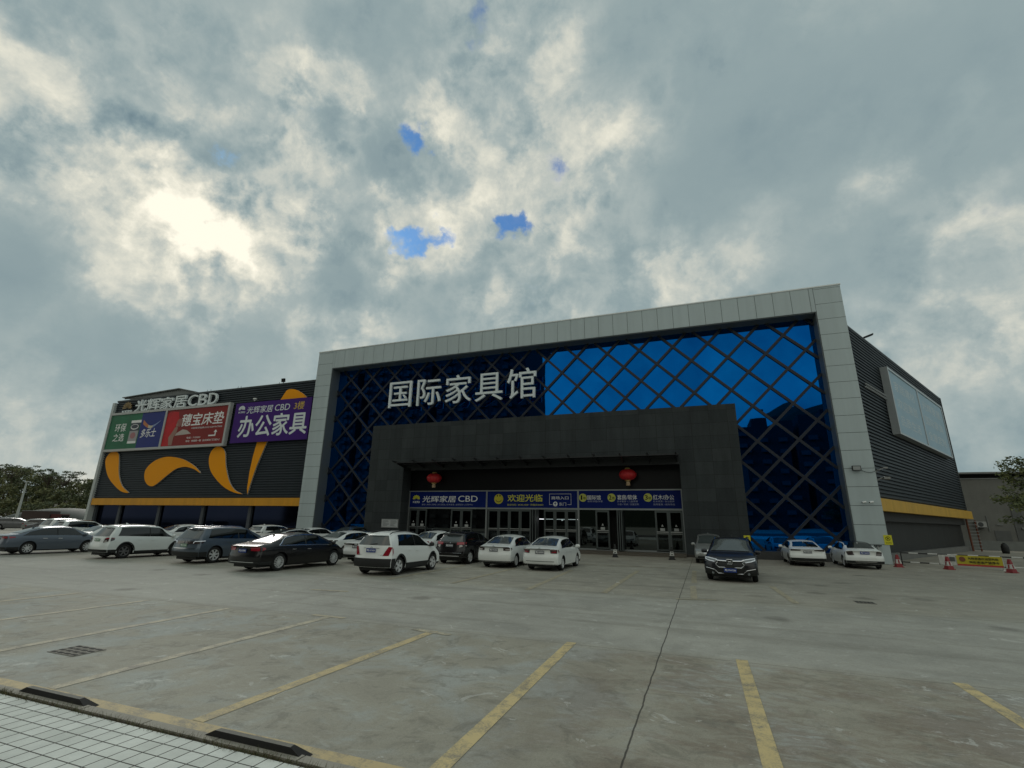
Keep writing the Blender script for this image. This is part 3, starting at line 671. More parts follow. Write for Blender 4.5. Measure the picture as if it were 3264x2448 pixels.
# big standing letters over the entrance
t = sign('letter_sign', 'large silver Chinese characters standing before the blue diamond lattice', 'sign', -17, D+.5, 10.7)
for ch, a, b, z0, z1 in (('国', -23.42, -21.28, 10.76, 12.95), ('际', -20.74, -18.55, 10.76, 12.95), ('家', -18.13, -15.84, 10.74, 13.05), ('具', -15.5, -13.2, 10.72, 12.95), ('馆', -12.85, -10.52, 10.72, 13.08)):
    st_(ch, a, b, z0, z1, D+.15, cream, t, 'character', bold=.0, depth=.16)
sr = MB(); sr.tube([(-23.3, D+.55, 11.2), (-10.6, D+.55, 11.2)], .03, 6); sr.tube([(-23.3, D+.55, 12.5), (-10.6, D+.55, 12.5)], .03, 6)
for xx in (-23, -20.5, -18, -15.3, -12.7, -10.8):
    for zz in (11.2, 12.5): sr.tube([(xx, D+.3, zz), (xx, G-.1, zz)], .025, 6)
sp(sr, 'support_rail', latm, t)
# brand fan of leaves
def fan(mb, cx, cz, w, y, n=7, mi=0):
    for i in range(n):
        a = R(180-180*(i+.5)/n) if n > 1 else R(90)
        L = w*.5*(.92 if i in (0, n-1) else 1.0); c, s_ = math.cos(a), math.sin(a)
        wid = w*.5*math.pi/n*.40
        q = [(0, .16*L), (wid*.45, .5*L), (wid, .86*L), (0, 1.02*L), (-wid, .86*L), (-wid*.45, .5*L)]
        mb.prism([(cx+c*v-s_*u, cz+(s_*v+c*u)*.92) for u, v in reversed(q)], y, y+.03, mi)
t = sign('letter_sign', 'raised silver letters with gold leaf fan on the wing parapet', 'sign', -52, Wy-.3, 12.6)
for ch, a, b in (('光', -56.75, -54.9), ('辉', -54.85, -52.75), ('家', -52.7, -50.75), ('居', -50.65, -48.8)):
    st_(ch, a, b, 12.70, 14.02, Wy-.28, cream, t, 'character', bold=.018, depth=.2)
for ch, a, b in (('C', -48.55, -47.2), ('B', -47.0, -45.8), ('D', -45.6, -44.35)):
    st_(ch, a, b, 12.76, 13.95, Wy-.28, cream, t, 'character', bold=.008, depth=.2)
lb = MB(); fan(lb, -58.05, 13.15, 1.7, Wy-.28); sp(lb, 'leaf_fan', M('bronze_leaf', (.20, .125, .03), .5), t)
st_('KERI', -58.75, -57.25, 12.64, 12.98, Wy-.28, cream, t, 'caption', bold=.02, depth=.12)
bk = MB(); bk.box(-59.2, -44.2, Wy-.07, Wy-.02, 13.2, 13.26); bk.box(-59.2, -44.2, Wy-.07, Wy-.02, 13.6, 13.66); sp(bk, 'support_rail', latm, t)
# twin advertisement board
t = sign('billboard', 'twin board in white frame, green paint advert beside red mattress advert', 'billboard', -51, Wy-.3, 8.5)
Yb = Wy-.40
bfm = M('frame_white', (.42, .43, .42), .5, var=.1)
f = MB(); f.box(-60.2, -42.05, Yb-.08, Yb+.28, 12.45, 12.70); f.box(-60.2, -42.05, Yb-.08, Yb+.28, 8.42, 8.66); f.box(-60.2, -59.98, Yb-.08, Yb+.28, 8.66, 12.45); f.box(-42.3, -42.05, Yb-.08, Yb+.28, 8.66, 12.45); f.box(-51.22, -50.98, Yb-.08, Yb+.28, 8.66, 12.45)
sp(f, 'board_frame', bfm, t)
gp_ = MB(); gp_.box(-59.98, -54.9, Yb, Yb+.2, 8.66, 12.45); pg = sp(gp_, 'advert_panel', M('leaf_green_print', (.025, .15, .075), .45, spec=.15, var=.55, vs=.7), t); setlab(pg, 'green advert panel with a paint can')
bp_ = MB(); bp_.box(-54.9, -51.22, Yb, Yb+.2, 8.66, 12.45); pb_ = sp(bp_, 'advert_panel', M('deep_blue_print', (.02, .035, .20), .45, spec=.15, var=.15), t); setlab(pb_, 'deep blue advert panel')
rp_ = MB(); rp_.box(-50.98, -42.3, Yb, Yb+.2, 8.66, 12.45); pr = sp(rp_, 'advert_panel', M('maroon_print', (.24, .022, .020), .45, spec=.15, var=.25, vs=.35), t); setlab(pr, 'maroon mattress advert panel')
for tx_, a, b, z0, z1 in (('环保', -58.95, -57.15, 10.55, 11.45), ('之选', -58.95, -57.15, 9.5, 10.35)): st_(tx_, a, b, z0, z1, Yb-.006, white, t, parent=pg, bold=.01, depth=.005)
can = MB()
can.prism([(-56.45, 11.42), (-54.85, 11.42), (-54.85, 11.70), (-56.45, 11.70)], Yb-.012, Yb-.004, 0)
can.prism([(-56.40, 10.55), (-55.0, 10.55), (-55.0, 11.42), (-56.40, 11.42)], Yb-.012, Yb-.004, 1)
can.prism([(-56.40, 9.2), (-55.05, 9.2), (-55.0, 10.55), (-56.40, 10.55)], Yb-.012, Yb-.004, 2)
can.prism([(-56.40, 9.2), (-55.05, 9.2), (-55.05, 9.45), (-56.40, 9.45)], Yb-.018, Yb-.0125, 0)
can.prism([(-55.75+.42*math.cos(a*.4189), 10.05+.34*math.sin(a*.4189)) for a in range(15)], Yb-.018, Yb-.0125, 3)
can.prism([(-55.75+.62*math.cos(a*.4189), 10.98+.30*math.sin(a*.4189)) for a in range(15)], Yb-.018, Yb-.0125, 0)
can.prism([(-55.75+.54*math.cos(a*.4189), 11.01+.22*math.sin(a*.4189)) for a in range(15)], Yb-.024, Yb-.0185, 1)
sp(can, 'paint_can_print', [white, M('can_dark', (.02, .03, .05), .5), M('can_grey', (.33, .32, .33), .5), M('can_pink', (.36, .14, .15), .5)], t, pg)
swo = MB()
c1 = [(-54.5+.10*i, 11.45-.62*math.sin(min(1, i/14)*math.pi/2)-.0*i+.62*max(0, (i-13)/14)**1.5) for i in range(28)]
for i in range(27):
    w0 = .42*(1-i/27)**.8+.03; (x0, z0), (x1, z1) = c1[i], c1[i+1]; w1 = .42*(1-(i+1)/27)**.8+.03
    swo.prism([(x0, z0-w0/2), (x1, z1-w1/2), (x1, z1+w1/2), (x0, z0+w0/2)], Yb-.012, Yb-.004, 0 if i < 9 else (1 if i < 16 else 2))
sp(swo, 'swoosh_print', [M('swoosh_orange', (.50, .16, .04), .5), M('swoosh_cream', (.55, .50, .36), .5), M('swoosh_blue', (.20, .28, .50), .5)], t, pb_)
st_('多乐士', -54.55, -52.2, 9.75, 10.68, Yb-.006, white, t, parent=pb_, bold=.014, depth=.005, shear=.12)
st_('穗宝床垫', -48.7, -42.7, 10.62, 11.92, Yb-.006, white, t, parent=pr, bold=.016, depth=.005, shear=.10)
st_('中国床垫领导品牌 GOOD SLEEP MATTRESS', -47.0, -42.75, 10.28, 10.47, Yb-.006, cream, t, parent=pr, bold=.0, depth=.004)
st_('电话：7125053', -47.4, -45.5, 9.33, 9.52, Yb-.006, white, t, parent=pr, bold=.01, depth=.004)
st_('地址：参茸第一楼（由光辉东门口进入）', -47.45, -42.8, 8.98, 9.18, Yb-.006, white, t, parent=pr, bold=.01, depth=.004)
ar = MB(); ar.box(-44.4, -43.45, Yb-.01, Yb-.003, 9.45, 9.58); ar.box(-43.58, -43.45, Yb-.01, Yb-.003, 9.58, 9.85); ar.prism([(-43.75, 9.83), (-43.28, 9.83), (-43.515, 10.08)], Yb-.01, Yb-.003); sp(ar, 'arrow_print', white, t, pr)
lady = MB()
lady.prism([(-50.95, 8.7), (-49.9, 8.7), (-49.75, 9.4), (-49.55, 10.2), (-49.35, 10.7), (-49.0, 11.3), (-49.3, 12.2), (-50.3, 12.3), (-50.9, 12.1)], Yb-.008, Yb-.002, 0)
lady.prism([(-49.9, 8.75), (-49.4, 8.75), (-49.35, 9.6), (-49.05, 10.0), (-48.95, 10.55), (-49.25, 10.65), (-49.45, 10.5), (-49.75, 10.0), (-50.1, 9.6)], Yb-.014, Yb-.0085, 1)
lady.prism([(-49.15+.16*math.cos(a*.5236), 10.83+.2*math.sin(a*.5236)) for a in range(12)], Yb-.014, Yb-.0085, 1)
lady.prism([(-49.2, 9.72), (-46.9, 9.82), (-47.6, 10.22), (-48.2, 10.32), (-49.0, 9.98)], Yb-.014, Yb-.0085, 2)
lady.prism([(-48.85+.42*math.cos(a*.4189), 11.05+.42*math.sin(a*.4189)) for a in range(15)], Yb-.0135, Yb-.0082, 3)
sp(lady, 'figure_print', [M('scarlet_print', (.50, .025, .03), .5, spec=.15, var=.4, vs=1.2), M('skin_print', (.34, .20, .16), .5, spec=.15), M('mattress_print', (.50, .44, .40), .5, spec=.15), M('halo_print', (.30, .13, .11), .5, spec=.15)], t, pr)
# purple office furniture banner
t = sign('billboard', 'purple banner reading office furniture third floor beside the grey pylon', 'billboard', -36.7, Wy-.3, 8.6)
pu = MB(); pu.box(-41.35, -32.0, Yb, Yb+.1, 8.62, 12.5); pp_ = sp(pu, 'banner_panel', M('violet_print', (.062, .018, .185), .6, spec=.15, var=.25, vs=.3), t)
f = MB(); f.box(-41.35, -32.0, Yb+.101, Yb+.3, 8.7, 8.85); f.box(-41.35, -32.0, Yb+.101, Yb+.3, 12.2, 12.35); sp(f, 'mounting_rail', latm, t)
lb = MB(); fan(lb, -40.5, 11.82, .92, Yb-.02, 9); sp(lb, 'leaf_fan', cream, t, pp_)
for tx_, a, b, z0, z1, mt, bo, sh in (('KERI', -40.87, -40.05, 11.50, 11.68, cream, .02, 0), ('光辉家居', -39.8, -36.55, 11.40, 12.10, cream, .006, .08), ('CBD', -36.3, -34.5, 11.46, 12.06, cream, .0, .08), ('3楼', -34.02, -32.8, 11.42, 12.18, goldp, .022, .08), ('办公家具', -40.55, -32.2, 9.10, 11.22, cream, .022, .0)):
    st_(tx_, a, b, z0, z1, Yb-.008, mt, t, parent=pp_, bold=bo, depth=.007, shear=sh)
# entrance banners
Yn = Yd-.06
navy = M('navy_print', (.002, .014, .14), .55, spec=.15, var=.12); dimw = M('dim_print', (.42, .44, .52), .5, spec=.15)
def banner(label, x0, x1):
    t = sign('entrance_banner', label, 'sign', (x0+x1)/2, Yn, 2.83, 'navy banners over the entrance doors')
    mb = MB(); mb.box(x0, x1, Yn, Yn+.03, 2.83, 3.98); p_ = sp(mb, 'banner_panel', navy, t)
    return t, p_
def tx3(t, p_, rows):
    for r_ in rows: st_(r_[0], r_[1], r_[2], r_[3], r_[4], Yn-.004, r_[5], t, parent=p_, bold=r_[6], depth=.003, shear=r_[7] if len(r_) > 7 else 0)
t, p_ = banner('navy banner with gold leaf fan and mall name over the doors', -20.98, -14.53)
lb = MB(); fan(lb, -20.42, 3.42, .70, Yn-.012, 7); sp(lb, 'leaf_fan', yellowp, t, p_)
tx3(t, p_, [('KERI', -20.7, -20.12, 3.14, 3.29, white, .02), ('光辉家居', -19.88, -16.98, 3.20, 3.68, white, .012, .06), ('CBD', -16.8, -15.2, 3.24, 3.68, white, .008), ('建材 | 家具 | 家电 | 办公家具 | 红木家具 | 装饰设计 | 灯饰中心', -19.9, -15.55, 2.95, 3.09, dimw, 0.)])
t, p_ = banner('navy banner with yellow smiling face and welcome words over the doors', -14.41, -7.71)
sm = MB(); cc = (-13.52, 3.44); sm.prism([(cc[0]+.35*math.cos(-a*.2094), cc[1]+.35*math.sin(-a*.2094)) for a in range(30)], Yn-.010, Yn-.001, 0)
for ex in (-.1, .1): sm.box(cc[0]+ex-.04, cc[0]+ex+.04, Yn-.016, Yn-.0105, cc[1]+.17, cc[1]+.29, 1)
arc = [(cc[0]+.25*math.cos(R(200+14*i)), cc[1]+.02+.25*math.sin(R(200+14*i))) for i in range(11)]
for (xa, za), (xb, zb) in zip(arc[:-1], arc[1:]): sm.prism([(xa, za), (xb, zb), (xb*.0+cc[0]+(xb-cc[0])*.86, cc[1]+(zb-cc[1])*.82), (cc[0]+(xa-cc[0])*.86, cc[1]+(za-cc[1])*.82)], Yn-.016, Yn-.0105, 1)
sp(sm, 'smiling_face', [M('smile_yellow', (.60, .52, .03), .5), blk], t, p_)
tx3(t, p_, [('欢迎光临', -12.83, -10.2, 3.25, 3.76, yellowp, .016), ('营业时间：09:30-19:00（节假日20:00）', -12.85, -10.15, 2.97, 3.10, yellowp, .004), ('商场入口', -9.55, -8.33, 3.40, 3.62, white, .014), ('东门', -9.0, -8.5, 2.98, 3.2, white, 0.)])
bx = MB()
for q in ((-9.7, -8.14, 3.765, 3.785), (-9.7, -9.68, 3.05, 3.765), (-8.16, -8.14, 3.05, 3.765), (-9.68, -9.48, 3.05, 3.07), (-8.4, -8.16, 3.05, 3.07)): bx.box(q[0], q[1], Yn-.006, Yn-.001, q[2], q[3])
bx.prism([(-9.27+.16*math.cos(-a*.3491), 3.10+.16*math.sin(-a*.3491)) for a in range(18)], Yn-.007, Yn-.001, 0)
bx.box(-9.285, -9.255, Yn-.012, Yn-.0075, 3.0, 3.14, 1); bx.prism([(-9.36, 3.12), (-9.27, 3.21), (-9.18, 3.12), (-9.21, 3.09), (-9.27, 3.15), (-9.33, 3.09)], Yn-.012, Yn-.0075, 1)
sp(bx, 'entrance_mark', [white, navy], t, p_)
t, p_ = banner('navy banner listing three floors with yellow numbered discs over the doors', -7.59, -.94)
ds = MB()
for cx in (-7.32, -5.375, -3.03): ds.prism([(cx+.27*math.cos(-a*.2618), 3.52+.27*math.sin(-a*.2618)) for a in range(24)], Yn-.008, Yn-.001)
sp(ds, 'disc', M('disc_yellow', (.56, .58, .10), .5), t, p_)
def tx4(rows):
    for a in rows: st_(a[0], a[1], a[2], a[3], a[4], Yn-.010, a[5], t, parent=p_, bold=a[6], depth=.002)
tx4([('1', -7.47, -7.36, 3.38, 3.68, blk, .03), ('楼', -7.30, -7.12, 3.40, 3.58, blk, .01), ('2', -5.56, -5.38, 3.38, 3.68, blk, .03), ('楼', -5.34, -5.17, 3.40, 3.58, blk, .01), ('3', -3.22, -3.03, 3.38, 3.68, blk, .03), ('楼', -3.0, -2.82, 3.40, 3.58, blk, .01)])
tx3(t, p_, [('国际馆', -7.02, -6.1, 3.38, 3.68, white, .016), ('软床/床垫/沙发', -7.0, -5.98, 3.22, 3.34, dimw, .0), ('套房/软体', -5.0, -3.72, 3.38, 3.70, white, .014), ('实木套房 / 儿童套房', -5.02, -3.68, 3.22, 3.34, dimw, 0.), ('沙发 / 软床 / 全屋定制', -5.0, -3.62, 3.03, 3.15, dimw, 0.), ('红木/办公', -2.7, -1.4, 3.38, 3.70, white, .014), ('红木家具 / 办公家具', -2.7, -1.4, 3.22, 3.34, dimw, 0.), ('民用家具 / 城市饰品', -2.7, -1.38, 3.03, 3.15, dimw, 0.)])
# notice board on the portal
t = sign('notice_board', 'pale framed notice board on the dark portal left of the doors', 'notice board', -21.9, Yp, 1.28)
mb = MB(); mb.box(-22.64, -21.14, Yp-.05, Yp-.002, 1.28, 1.92); sp(mb, 'board_frame', steel, t)
mb = MB(); mb.box(-22.59, -21.19, Yp-.055, Yp-.051, 1.33, 1.87); pn = sp(mb, 'board_sheet', M('board_sheet', (.46, .48, .48), .5), t)
mb = MB(); rg = random.Random(5)
for i in range(8):
    z = 1.80-i*.055
    for c0 in (-22.5, -21.83): mb.box(c0, c0+rg.uniform(.25, .58), Yp-.058, Yp-.0555, z-.012, z+.012)
sp(mb, 'print_lines', M('print_grey', (.17, .18, .18), .6), t, pn)
# yellow no-parking notices
def nopark(x0, x1, z0, z1, y, label):
    t = sign('no_parking_sign', label, 'sign', (x0+x1)/2, y, z0, 'yellow no parking notices')
    mb = MB(); mb.box(x0, x1, y-.02, y-.002, z0, z1); s_ = sp(mb, 'sign_plate', M('notice_yellow', (.66, .62, .03), .5, var=.08), t)
    cx, cz, r_ = (x0+x1)/2, z0+(z1-z0)*.64, (x1-x0)*.30
    mb = MB()
    for i in range(24):
        a0, a1 = 2*math.pi*i/24, 2*math.pi*(i+1)/24
        mb.prism([(cx+r_*math.cos(a0), cz+r_*math.sin(a0)), (cx+r_*.82*math.cos(a0), cz+r_*.82*math.sin(a0)), (cx+r_*.82*math.cos(a1), cz+r_*.82*math.sin(a1)), (cx+r_*math.cos(a1), cz+r_*math.sin(a1))], y-.024, y-.0205)
    k = r_*.62
    mb.prism([(cx-k-.012, cz+k), (cx-k+.012, cz+k), (cx+k+.012, cz-k), (cx+k-.012, cz-k)], y-.0235, y-.0205)
    sp(mb, 'prohibition_ring', blk, t, s_)
    st_('P', cx-r_*.3, cx+r_*.35, cz-r_*.5, cz+r_*.5, y-.0262, blk, t, parent=s_, bold=.03, depth=.002)
    w = x1-x0
    st_('请勿停车', x0+w*.15, x1-w*.15, z0+.13*(z1-z0), z0+.26*(z1-z0), y-.023, blk, t, parent=s_, depth=.002)
nopark(9.20, 9.57, 1.0, 1.5, D, 'yellow no parking notice on the grey pylon')
nopark(2.32, 2.66, .82, 1.32, Yp, 'yellow no parking notice on the dark portal edge behind the dark SUV')
# faded board on the flank
t = sign('billboard', 'faded pale blue billboard in silver frame high on the ribbed flank wall', 'billboard', *Tr(15.6, -.4, 7.95))
f = MB(); a_, b_, z0, z1 = 6.8, 24.4, 7.95, 12.7
for q in ((a_, b_, z1-.16, z1), (a_, b_, z0, z0+.12), (a_, a_+.22, z0+.12, z1-.16), (b_-.22, b_, z0+.12, z1-.16), (15.0, 15.22, z0+.12, z1-.16)): f.box(q[0], q[1], -.46, -.02, q[2], q[3], T=Tr)
sp(f, 'board_frame', M('silver_frame', (.42, .45, .46), .4, metal=.4, var=.1), t)
fm = M('sun_bleached_print', (.37, .52, .62), .6, spec=.15, var=.12, vs=.5, fine=.06, streak=(.3, 1.2, .10))
fl = M('bleached_lettering', (.52, .60, .64), .6, var=.1, vs=1)
for s0, s1, rows in ((a_+.22, 15.0, ('家居建材', '欢迎惠顾', '品质生活')), (15.22, b_-.22, ('光辉家居', '国际家具', '全屋定制'))):
    mb = MB(); mb.box(s0, s1, -.40, -.1, z0+.12, z1-.16, T=Tr); p_ = sp(mb, 'board_panel', fm, t)
    for i, tx_ in enumerate(rows):
        zz = z1-1.5-i*1.25
        o = text('lettering', tx_, s0+1, s1-1.2, zz, zz+.75, -.404, fl, p_, bold=.01, depth=.003, T=lambda s, d, z: Tr(s, d, z))
# lanterns
lred = M('lantern_red', (.62, .025, .03), .45, var=.15, spec=.5); lgold = M('lantern_gold', (.50, .34, .12), .45, metal=.3)
for x, lab in ((-18.62, 'red paper lantern hanging over the mall name banner'), (-4.17, 'red paper lantern hanging over the three floors banner')):
    y, z = D+.1, 4.96
    t = thing('red_lantern', lab, 'lantern', (x*U, y*U, (z-.62)*U), 0, 'red lanterns in the entrance')
    mb = MB(); prof = []
    for i in range(15):
        a = -math.pi/2*.86+math.pi*.86*i/14; prof.append((.56*math.cos(a)**.9, .37*math.sin(a)+.62))
    nn = 28; mb.lathe(prof, nn); o = mb.build('lantern_body', lred, t, smooth=True)
    for v in o.data.vertices:                      # ribs
        a = math.atan2(v.co.y, v.co.x); k = 1+.018*math.cos(14*a); v.co.x *= k; v.co.y *= k
    mb = MB(); mb.lathe([(.0, 1.06), (.17, 1.06), (.19, .97), (.0, .97)], 16); mb.lathe([(.0, .28), (.17, .28), (.19, .20), (.15, .18), (0, .18)], 16); mb.build('lantern_cap', lgold, t)
    mb = MB(); mb.lathe([(.10, .2), (.13, .05), (.13, -.08), (.0, -.08)], 12); mb.build('tassel', M('tassel_straw', (.50, .36, .22), .7), t)
    mb = MB(); mb.tube([(0, 0, 1.06), (0, 0, 5.72-z+.62)], .012, 6); mb.build('cord', blk, t)
# lamps, cameras on the walls
def floodlight(label, x, y, z, w, T=None, dark=True):
    t = thing('floodlight', label, 'floodlight', (x*U, y*U, z*U))
    mb = MB(); mb.box(-w/2, w/2, -.22, -.10, -w*.32, w*.32); mb.build('lamp_housing', blk, t)
    mb = MB(); mb.box(-w/2+.03, w/2-.03, -.226, -.221, -w*.32+.03, w*.32-.03); mb.build('lens', M('lamp_lens', (.34, .36, .36), .2), t)
    mb = MB(); mb.box(-.03, .03, -.10, -.002, -.03, .03); mb.build('bracket', blk, t)
    return t
floodlight('black floodlight with wide glass on the grey pylon', 8.50, D, 5.07, .42)
for xx, lab in ((8.59, 'white security camera on the pylon, nearer the lattice'), (8.93, 'white security camera on the pylon, nearer the flank wall')):
    t = thing('security_camera', lab, 'camera', (xx*U, D*U, 3.22*U), 0, 'pylon security cameras')
    mb = MB(); mb.tube([(.10, -.06, .02), (-.10, -.14, -.02)], .045, 10); mb.build('camera_body', white, t)
    mb = MB(); mb.tube([(-.101, -.141, -.02), (-.115, -.146, -.023)], .03, 10); mb.build('lens', blk, t)
    mb = MB(); mb.box(.02, .06, -.07, -.001, -.02, .05); mb.build('bracket', white, t)
t = thing('valve_pipe', 'small capped pipe outlet low on the grey pylon', 'pipe', (8.85*U, D*U, .80*U))
mb = MB(); mb.box(-.16, .16, -.16, -.01, .12, .17); mb.build('cap', blk, t); mb = MB(); mb.tube([(0, -.08, -.06), (0, -.08, .119)], .04, 8); mb.build('outlet', steel, t)
t = thing('roof_floodlight', 'dark floodlight tilted on the wing parapet near the grey pylon', 'floodlight', (-36.3*U, (Wy+.15)*U, 14.27*U))
mb = MB(); mb.box(-.20, .20, -.10, .02, .12, .42, T=lambda x, y, z: (x+z*.35, y-z*.5, z)); mb.build('lamp_housing', blk, t); mb = MB(); mb.tube([(0, 0, 0), (0, -.08, .2)], .03, 6); mb.build('bracket', blk, t)
p0 = Tr(4.9, .1, 14.27); t = thing('roof_floodlight', 'dark floodlight jutting over the flank roof edge', 'floodlight', (p0[0]*U, p0[1]*U, p0[2]*U))
mb = MB(); mb.box(-.05, .55, -.12, .12, .16, .26, T=lambda x, y, z: (x, y, z+x*.35)); mb.build('lamp_housing', blk, t); mb = MB(); mb.tube([(0, 0, 0), (0, 0, .2)], .03, 6); mb.build('bracket', blk, t)
t = thing('wall_lamp', 'white spotlight above the purple banner', 'lamp', (-39.0*U, Wy*U, 12.72*U))
mb = MB(); mb.box(-.16, .16, -.5, -.35, .05, .16); mb.build('lamp_housing', white, t); mb = MB(); mb.box(-.1, .1, -.45, -.35, -.1, .0); mb.tube([(0, -.4, .05), (0, .02, .05)], .03, 6); mb.build('bracket', steel, t)
p0 = Tr(.9, 0, 5.0); t = thing('arm_lamp', 'pale arm lamp sticking out of the ribbed wall beside the pylon', 'lamp', (p0[0]*U, p0[1]*U, p0[2]*U))
mb = MB(); mb.tube([(0, 0, 0), (.35, -.45, .18)], .03, 6); mb.tube([(0, 0, -.5), (.3, -.4, -.32)], .03, 6); mb.build('arm', white, t)
mb = MB(); mb.box(.22, .52, -.62, -.3, -.46, -.34); mb.box(.3, .5, -.56, -.42, .14, .22); mb.build('lamp_head', steel, t)
p0 = Tr(2.2, -.02, 10.45); t = thing('light_string', 'double string of small pale bulbs on the upper flank wall', 'light string', (p0[0]*U, p0[1]*U, p0[2]*U))
bs = MB(); bq = MB()
for i in range(17):
    for k in (0, 1):
        c = Tr(2.2+i*.32+k*.16, -.08, 10.4+.22*k); c = (c[0]-p0[0], c[1]-p0[1], c[2]-p0[2])
        bs.box(c[0]-.06, c[0]+.06, c[1]-.06, c[1]+.06, c[2]-.045, c[2]+.045)
for k in (0, 1):
    a = Tr(2.2, -.03, 10.4+.22*k); b = Tr(7.5, -.03, 10.4+.22*k); bq.tube([[a[i]-p0[i] for i in range(3)], [b[i]-p0[i] for i in range(3)]], .015, 5)
bs.build('bulb', M('bulb_pale', (.30, .33, .34), .4), t); bq.build('cable', blk, t)

t = thing('power_cable', 'thin sagging cable from the pylon floodlight to the flank wall', 'cable', (8.6*U, D*U, 4.95*U))
mb = MB(); mb.tube([(.1+.82*i/8, -.05, .05-.16*math.sin(math.pi*i/8)-.02*i/8) for i in range(9)], .012, 5); mb.build('wire', blk, t)
mb = MB(); mb.box(.88, .96, -.08, -.001, -.02, .06); mb.build('junction_box', alu2, t)

# ------------------------------------------------------------------ vehicles (drawn in metres, rear axle at the origin, nose towards +y)
def paintmat(name, col, metal=.0, rough=.32, coat=.6, dust=.10):
    m = M(name, col, rough, metal=metal, spec=.5, var=dust, vs=1.6, coat=coat); return m
PM = dict(white=paintmat('white_car_paint', (.82, .84, .82), rough=.3), pearl=paintmat('pearl_car_paint', (.72, .76, .74), rough=.3), slate=paintmat('slate_metallic_paint', (.11, .135, .17), .4, .34), graphite=paintmat('graphite_metallic_paint', (.085, .11, .14), .35, .32),
          black=paintmat('black_car_paint', (.003, .003, .004), .0, .25, .25), ink=paintmat('ink_blue_paint', (.004, .0045, .008), .0, .3, .35), silver=paintmat('silver_car_paint', (.34, .35, .34), .6, .35), moss=paintmat('grey_green_paint', (.060, .075, .070), .4, .34), grey=paintmat('grey_car_paint', (.16, .16, .165), .4, .36))
glassm = M('tinted_glass', (.006, .008, .008), .03, spec=.75, var=.3)
glassl = M('light_tinted_glass', (.05, .06, .06), .06, spec=.9, var=.3)
plastic = M('black_trim_plastic', (.014, .015, .015), .6, var=.25, vs=4); tyre = M('tyre_rubber', (.012, .012, .012), .85, var=.3, vs=6)
rimm = M('alloy_rim', (.66, .67, .67), .35, metal=.25, var=.08); rimd = M('dark_alloy_rim', (.16, .16, .165), .4, metal=.3); chrome = M('chrome_trim', (.75, .76, .78), .15, metal=1., var=.03)
tailr = M('red_lamp_glass', (.30, .008, .022), .12, spec=.7, var=.25, vs=9, coat=.5); taild = M('dark_lamp_glass', (.05, .035, .035), .12, spec=.7, coat=.5); tailc = M('clear_lamp_glass', (.45, .42, .40), .12, spec=.7, coat=.5); headm = M('headlamp_glass', (.16, .18, .19), .08, spec=.8, var=.4, vs=14, coat=.6)
plb = M('plate_blue', (.015, .045, .24), .4); plg = M('plate_grey', (.16, .17, .19), .5); plgr = M('plate_green', (.14, .26, .17), .5); drl = emit('running_light', (.75, .80, .85), .12)
_wheel = {}
def wheel_meshes(r, style):
    key = (r, style)
    if key in _wheel: return _wheel[key]
    T = lambda x, y, z: (z, x, y)                       # axis along x, outside at +x
    m = MB(1); m.lathe([(r*.66, -.20), (r*.90, -.205), (r*.985, -.17), (r, -.10), (r*.985, -.03), (r*.90, .004), (r*.70, .0), (r*.66, -.02)], 32, T=T)
    me_t = m.mesh('wheel', tyre)
    m = MB(1); m.lathe([(r*.665, -.015), (r*.64, .002), (r*.61, -.01), (r*.60, -.08)], 32, 0, T=T); m.lathe([(r*.60, -.075), (.0, -.075)], 24, 1, T=T)
    ns, tw, mt = dict(five=(5, .14, 0), ten=(9, .065, 0), multi=(13, .042, 0), turbine=(7, .085, 0), dark=(6, .085, 0), twin=(5, .075, 0))[style]
    for i in range(ns):
        for off in ((0,) if style not in ('twin', 'five') else (-.16, .16)):
            a = 2*math.pi*i/ns+off*(1 if style == 'twin' else .8); tw_ = r*tw
            sk = .35 if style == 'turbine' else 0
            p = []
            for rad, wd in ((r*.10, tw_*.9), (r*.62, tw_)):
                aa = a+sk*(rad/r); c, s = math.cos(aa), math.sin(aa)
                p.append(((rad*c-wd*s, rad*s+wd*c), (rad*c+wd*s, rad*s-wd*c)))
            z0, z1 = -.012, -.004
            (a1, a2), (b1, b2) = p
            m.face([T(*a1, z0), T(*a2, z0), T(*b2, z1), T(*b1, z1)], 0)
            m.face([T(*a1, z0), T(*b1, z1), T(*b1, z1-.04), T(*a1, z0-.04)], 0); m.face([T(*a2, z0), T(*b2, z1), T(*b2, z1-.04), T(*a2, z0-.04)], 0)
    m.lathe([(r*.17, -.04), (r*.15, -.004), (0, -.002)], 14, 0, T=T)
    me_r = m.mesh('rim', [rimd if style == 'dark' else rimm, plastic])
    for me in (me_t,): me.polygons.foreach_set('use_smooth', [True]*len(me.polygons))
    _wheel[key] = (me_t, me_r); return _wheel[key]

